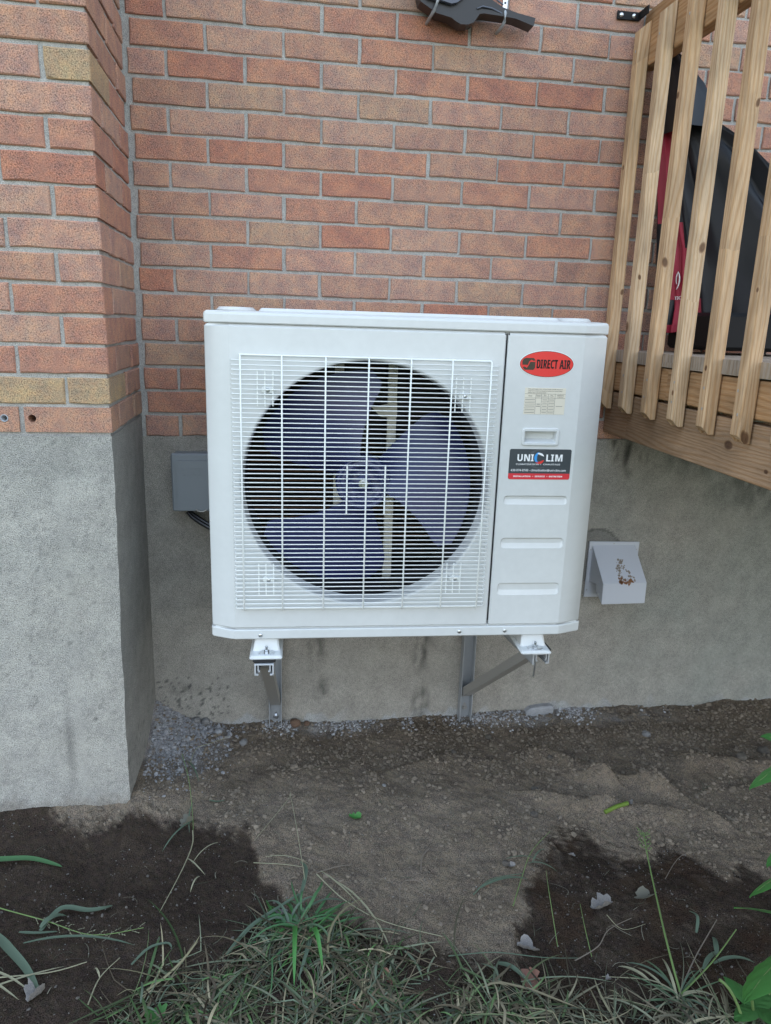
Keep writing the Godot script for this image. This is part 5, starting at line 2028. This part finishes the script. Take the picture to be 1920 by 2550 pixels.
	for q in lies:
		var path := smooth_path(on_ground(q[3]), 5)
		var r0: float = q[4] * .5
		var o: Vector3 = path[0]
		var t := thing(q[0], q[1], "twig" if q[0] == "twig" else "grass stalk", Vector3.ZERO)
		st = begin()
		var rr := []
		for i in path.size():
			rr.append(r0 * lerpf(1.1, .55, float(i) / path.size()))
		tube(st, path, rr, 6)
		part("stem", st, M[q[2]], t)
		for b in q[5]:
			st = begin()
			st.set_smooth_group(1)
			var g0 := ground_y(b[0], b[1])
			var g1 := ground_y(b[2], b[3])
			var p0 := Vector3(b[0], g0 + .012, b[1])
			var p1 := Vector3(b[2], g1 + .004, b[3])
			var dv := p1 - p0
			ribbon(st, arc_pts(p0, atan2(dv.z, dv.x), Vector2(dv.x, dv.z).length(), .010, g1 - g0 - .006, 8, rng.randf_range(-.5, .5)), b[4], .3)
			part("blade", st, M["blade_blue"] if q[2] == "stem_green" else M[q[2]], t)
		if q[0] == "seed_stalk":
			if path[0].x < 0:
				seeds(t, path, .45, .98, 18, .020, .0026, M["seed"])
			else:
				seeds(t, path, .80, 1.0, 12, .022, .0034, M["stem_green"])
	# ---- single blades and leaves
	var blades := [
		["broad dark green blade lying on the damp soil at the left edge", "blade_green", [[-.47, .562, .02], [-.393, .566, .018], [-.318, .572, .014], [-.245, .590, .006]], .019],
		["bent blue-green blade folded over the seed stalk", "blade_blue", [[-.235, .795, .010], [-.206, .742, .018], [-.150, .750, .012], [-.118, .748, .008], [-.100, .732, .006]], .014],
		["broad blue-green blade pointing down at the left edge of the soil", "blade_blue", [[-.33, .79, .012], [-.285, .84, .018], [-.235, .89, .012], [-.195, .945, .004]], .019],
		["short grey-green blade lying on the soil below the bent blade", "blade_blue", [[-.28, .79, .006], [-.24, .80, .008], [-.20, .795, .005]], .007],
		["curled narrow blade on the dark soil left of the cut grass", "blade_blue", [[-.03, .90, .006], [.0, .868, .008], [.035, .858, .008], [.046, .868, .004]], .007],
		["long blue-green blade across the left side of the tuft", "blade_blue", [[.16, .90, .010], [.21, .835, .016], [.27, .79, .022], [.32, .76, .012]], .010],
		["upright dark blade behind the tuft", "blade_blue", [[.318, .78, .02], [.335, .70, .025], [.322, .655, .012]], .009],
		["wide grey-green blade lying near the rusty leaf", "blade_blue", [[.72, .985, .012], [.745, 1.01, .016], [.775, 1.045, .006]], .012],
		["short bluish blade lying in the dry soil under the root", "blade_blue", [[.085, .385, .004], [.105, .392, .005], [.128, .385, .004]], .006],
		["narrow blade standing in the dark soil right of the weed", "blade_blue", [[1.19, .955, .004], [1.205, .93, .02], [1.20, .905, .01]], .007]]
	for q in blades:
		st = begin()
		st.set_smooth_group(1)
		ribbon(st, smooth_path(on_ground(q[2]), 6), q[3], .35, Color.WHITE, false, .6)
		single("grass_leaf", q[0], "grass leaf", st, M[q[1]])
	# cut piece of green stem
	st = begin()
	tube(st, on_ground([[1.150, .567, .006], [1.185, .561, .009], [1.222, .553, .009]]), .0056, 10)
	single("cut_stalk", "thick bright green piece of stem lying on the dry soil", "stem", st, M["stalk"])
	# leaves on the soil
	var leaves := [["small bright green leaf lying alone on the dry soil", "leaf_bright", .475, .495, .034, .026, .6, 20], ["torn whitish dead leaf standing on the dark soil", "leaf_dry", 1.012, .860, .060, .040, .9, 21], ["olive dead leaf with a notch beside the tall seed stalk", "leaf_olive", 1.120, .848, .058, .030, .7, 22], ["pale pointed dead leaf between the dry soil and the twig", "leaf_dry", .797, .955, .052, .030, .8, 23], ["rust-coloured dead leaf lying in the cut grass", "leaf_rust", .775, 1.035, .050, .044, .5, 24], ["brown crumpled leaf among the grass below the tuft", "leaf_rust", .485, .990, .040, .022, 1.2, 25], ["small white leaf scrap beside the green stem on the dry soil", "leaf_dry", .835, .715, .022, .016, 1.0, 26], ["grey leaf scrap inside the tuft of grass", "leaf_dry", .275, .80, .034, .030, .8, 27], ["olive leaf with its tip raised in front of the gravel heap", "leaf_olive", .035, .470, .040, .034, 1.0, 28], ["crumpled grey petal on the dark soil at the bottom left", "leaf_dry", -.20, .950, .036, .030, 1.4, 29], ["green broken leaf at the bottom edge of the cut grass", "leaf_green", .035, 1.025, .046, .040, .6, 30], ["white scrap beside the piece of green stem", "leaf_dry", 1.238, .545, .018, .012, 1.0, 31], ["small green leaf at the left edge of the soil by the corner wall", "leaf_green", -.46, .40, .05, .03, .5, 32], ["pink-brown dead leaf between the cut grass and the tuft", "leaf_rust", .43, 1.06, .045, .03, .8, 33], ["white scrap on the dark patch near the green stem", "leaf_dry", 1.005, .69, .020, .012, .8, 34], ["small tan scrap at the bottom right of the dark soil", "leaf_dry", .94, 1.045, .016, .012, .8, 35]]
	for q in leaves:
		var o := put("fallen_leaf", torn_leaf(q[7], q[4], q[5], q[6]), M[q[1]])
		o.position = Vector3(q[2], ground_y(q[2], q[3]) + .006, q[3])
		o.rotation = Vector3(.35, rng.randf() * TAU, rng.randf_range(-.2, .2)) if q[6] >= .8 else Vector3(.15, rng.randf() * TAU, .1)
		tag(o, q[0], "leaf")
	# ---- cut weed clump that the stems spring from
	var ck := thing("cut_weed", "flattened clump of pale weed blades where the green stems meet, lower right", "weed", Vector3(1.062, ground_y(1.062, 1.108), 1.108))
	for i in 22:
		var h := TAU * i / 22 + rng.randf_range(-.25, .25)
		st = begin()
		st.set_smooth_group(1)
		ribbon(st, arc_pts(Vector3(rng.randf_range(-.01, .01), .004, rng.randf_range(-.01, .01)), h, rng.randf_range(.06, .14), rng.randf_range(.004, .022), rng.randf_range(-.004, .006), 8, rng.randfn(0, .5)), rng.randf_range(.003, .0065), .3)
		part("blade", st, [M["blade_dull"], M["straw"], M["blade_dull"], M["blade_blue"]][i % 4], ck)
	# ---- broad-leaved weed at the right edge
	var root := Vector3(1.244, ground_y(1.244, 1.20), 1.20)
	var wd := thing("leafy_weed", "green weed with large toothed leaves at the right edge of the soil", "weed", root)
	var sp := [Vector3(0, -.01, 0), Vector3(-.008, .16, -.012), Vector3(-.012, .32, -.045), Vector3(-.004, .50, -.075), Vector3(.0, .60, -.08)]
	st = begin()
	tube(st, smooth_path(sp, 4), .0055, 8)
	part("stem", st, M["stem_green"], wd)
	# [attach, yaw, pitch, roll, length, width]
	for q in [[Vector3(-.012, .205, .0), 168.0, -4.0, 42.0, .175, .135], [Vector3(-.008, .235, -.015), 212.0, 12.0, 40.0, .12, .05], [Vector3(-.010, .335, -.04), 185.0, -12.0, 35.0, .115, .065], [Vector3(-.010, .39, -.045), 168.0, 4.0, 30.0, .11, .06], [Vector3(-.004, .555, -.075), 178.0, -8.0, 30.0, .145, .085], [Vector3(-.002, .56, -.08), 190.0, 25.0, 0.0, .10, .06], [Vector3(-.004, .30, -.03), 20.0, -10.0, 0.0, .15, .10], [Vector3(-.004, .45, -.07), 310.0, -10.0, 0.0, .14, .09]]:
		var lf := put("leaf", leaf_mesh(q[4], q[5], -.10, .0028, .05, .25), M["leaf_bright"], wd)
		lf.basis = Basis(Vector3.UP, deg_to_rad(-q[1])) * Basis(Vector3.BACK, deg_to_rad(q[2])) * Basis(Vector3.RIGHT, deg_to_rad(q[3]))
		lf.position = q[0]
		st = begin()
		var mr := []
		for i in 9:
			var t := i / 8.0
			mr.append(Vector3(t * q[4] * .97, -.25 * t * t * q[4] + .0012, 0))
		tube(st, mr, [.0022, .002, .0018, .0016, .0014, .0012, .001, .0008, .0005], 5)
		part("midrib", st, M["stem_green"], lf)
	# bottom right: stems of the weed next to it
	var w2 := thing("young_weed", "thin green stems of a young weed at the bottom right corner", "weed", Vector3(1.18, ground_y(1.18, 1.17), 1.17))
	for q in [[-.03, .02, 3.6, .10], [.0, .0, 2.6, .12], [.03, -.01, 5.6, .09]]:
		st = begin()
		tube(st, arc_pts(Vector3(q[0], 0, q[1]), q[2], q[3] * .6, .02, q[3], 6), .0028, 7)
		part("stem", st, M["stem_green"], w2)
	for k in 4:
		var lf := put("leaf", leaf_mesh(.07, .035, -.1, .002, .04, .2), M["leaf_green"], w2)
		lf.rotation = Vector3(0, TAU * k / 4 + .4, .3)
		lf.position = Vector3(0, .03, 0)


# ------------------------------------------------------------------ build
func _ready() -> void:
	rng.seed = 4711
	var cam := Camera3D.new()
	cam.name = "camera"
	add_child(cam)
	cam.position = Vector3(.2622, .3358, 2.1784)
	cam.rotation = Vector3(-.2508, -.1582, .0321)
	cam.fov = rad_to_deg(2.0 * atan(1275.0 / 1822.0))
	cam.near = 0.05
	cam.far = 300.0
	cam.current = true
	var env := Environment.new()
	var sm := ProceduralSkyMaterial.new()
	sm.sky_top_color = Color(0.61, 0.69, 0.785)
	sm.sky_horizon_color = Color(0.95, 0.94, 0.905)
	sm.sky_curve = 0.18
	sm.sky_energy_multiplier = 1.0
	sm.ground_bottom_color = Color(0.16, 0.17, 0.13)
	sm.ground_horizon_color = Color(0.62, 0.68, 0.70)
	var sky := Sky.new()
	sky.sky_material = sm
	env.background_mode = Environment.BG_SKY
	env.sky = sky
	env.ambient_light_source = Environment.AMBIENT_SOURCE_SKY
	env.tonemap_mode = Environment.TONE_MAPPER_LINEAR
	env.tonemap_exposure = 4.25
	env.sdfgi_enabled = true
	env.ssao_enabled = true
	env.ssil_enabled = true
	var we := WorldEnvironment.new()
	we.name = "world_environment"
	we.environment = env
	add_child(we)
	var sun := DirectionalLight3D.new()
	sun.name = "sun"
	sun.light_energy = 1.2
	sun.light_color = Color(1.0, 0.95, 0.86)
	sun.light_angular_distance = 0.5
	sun.shadow_enabled = true
	add_child(sun)
	sun.look_at_from_position(Vector3.ZERO, Vector3(0.35, -0.95, 0.55), Vector3.UP)

	nlow.seed = 3
	nlow.frequency = 1.0
	nmid.seed = 8
	nmid.frequency = 1.0
	nmid.fractal_octaves = 3
	nfine.seed = 12
	nfine.frequency = 1.0
	nfine.fractal_octaves = 2
	make_materials()
	build_house()
	build_ground()
	build_deck()
	build_heat_pump()
	build_brackets()
	build_fittings()
	build_cover()
	build_stones()
	build_plants()
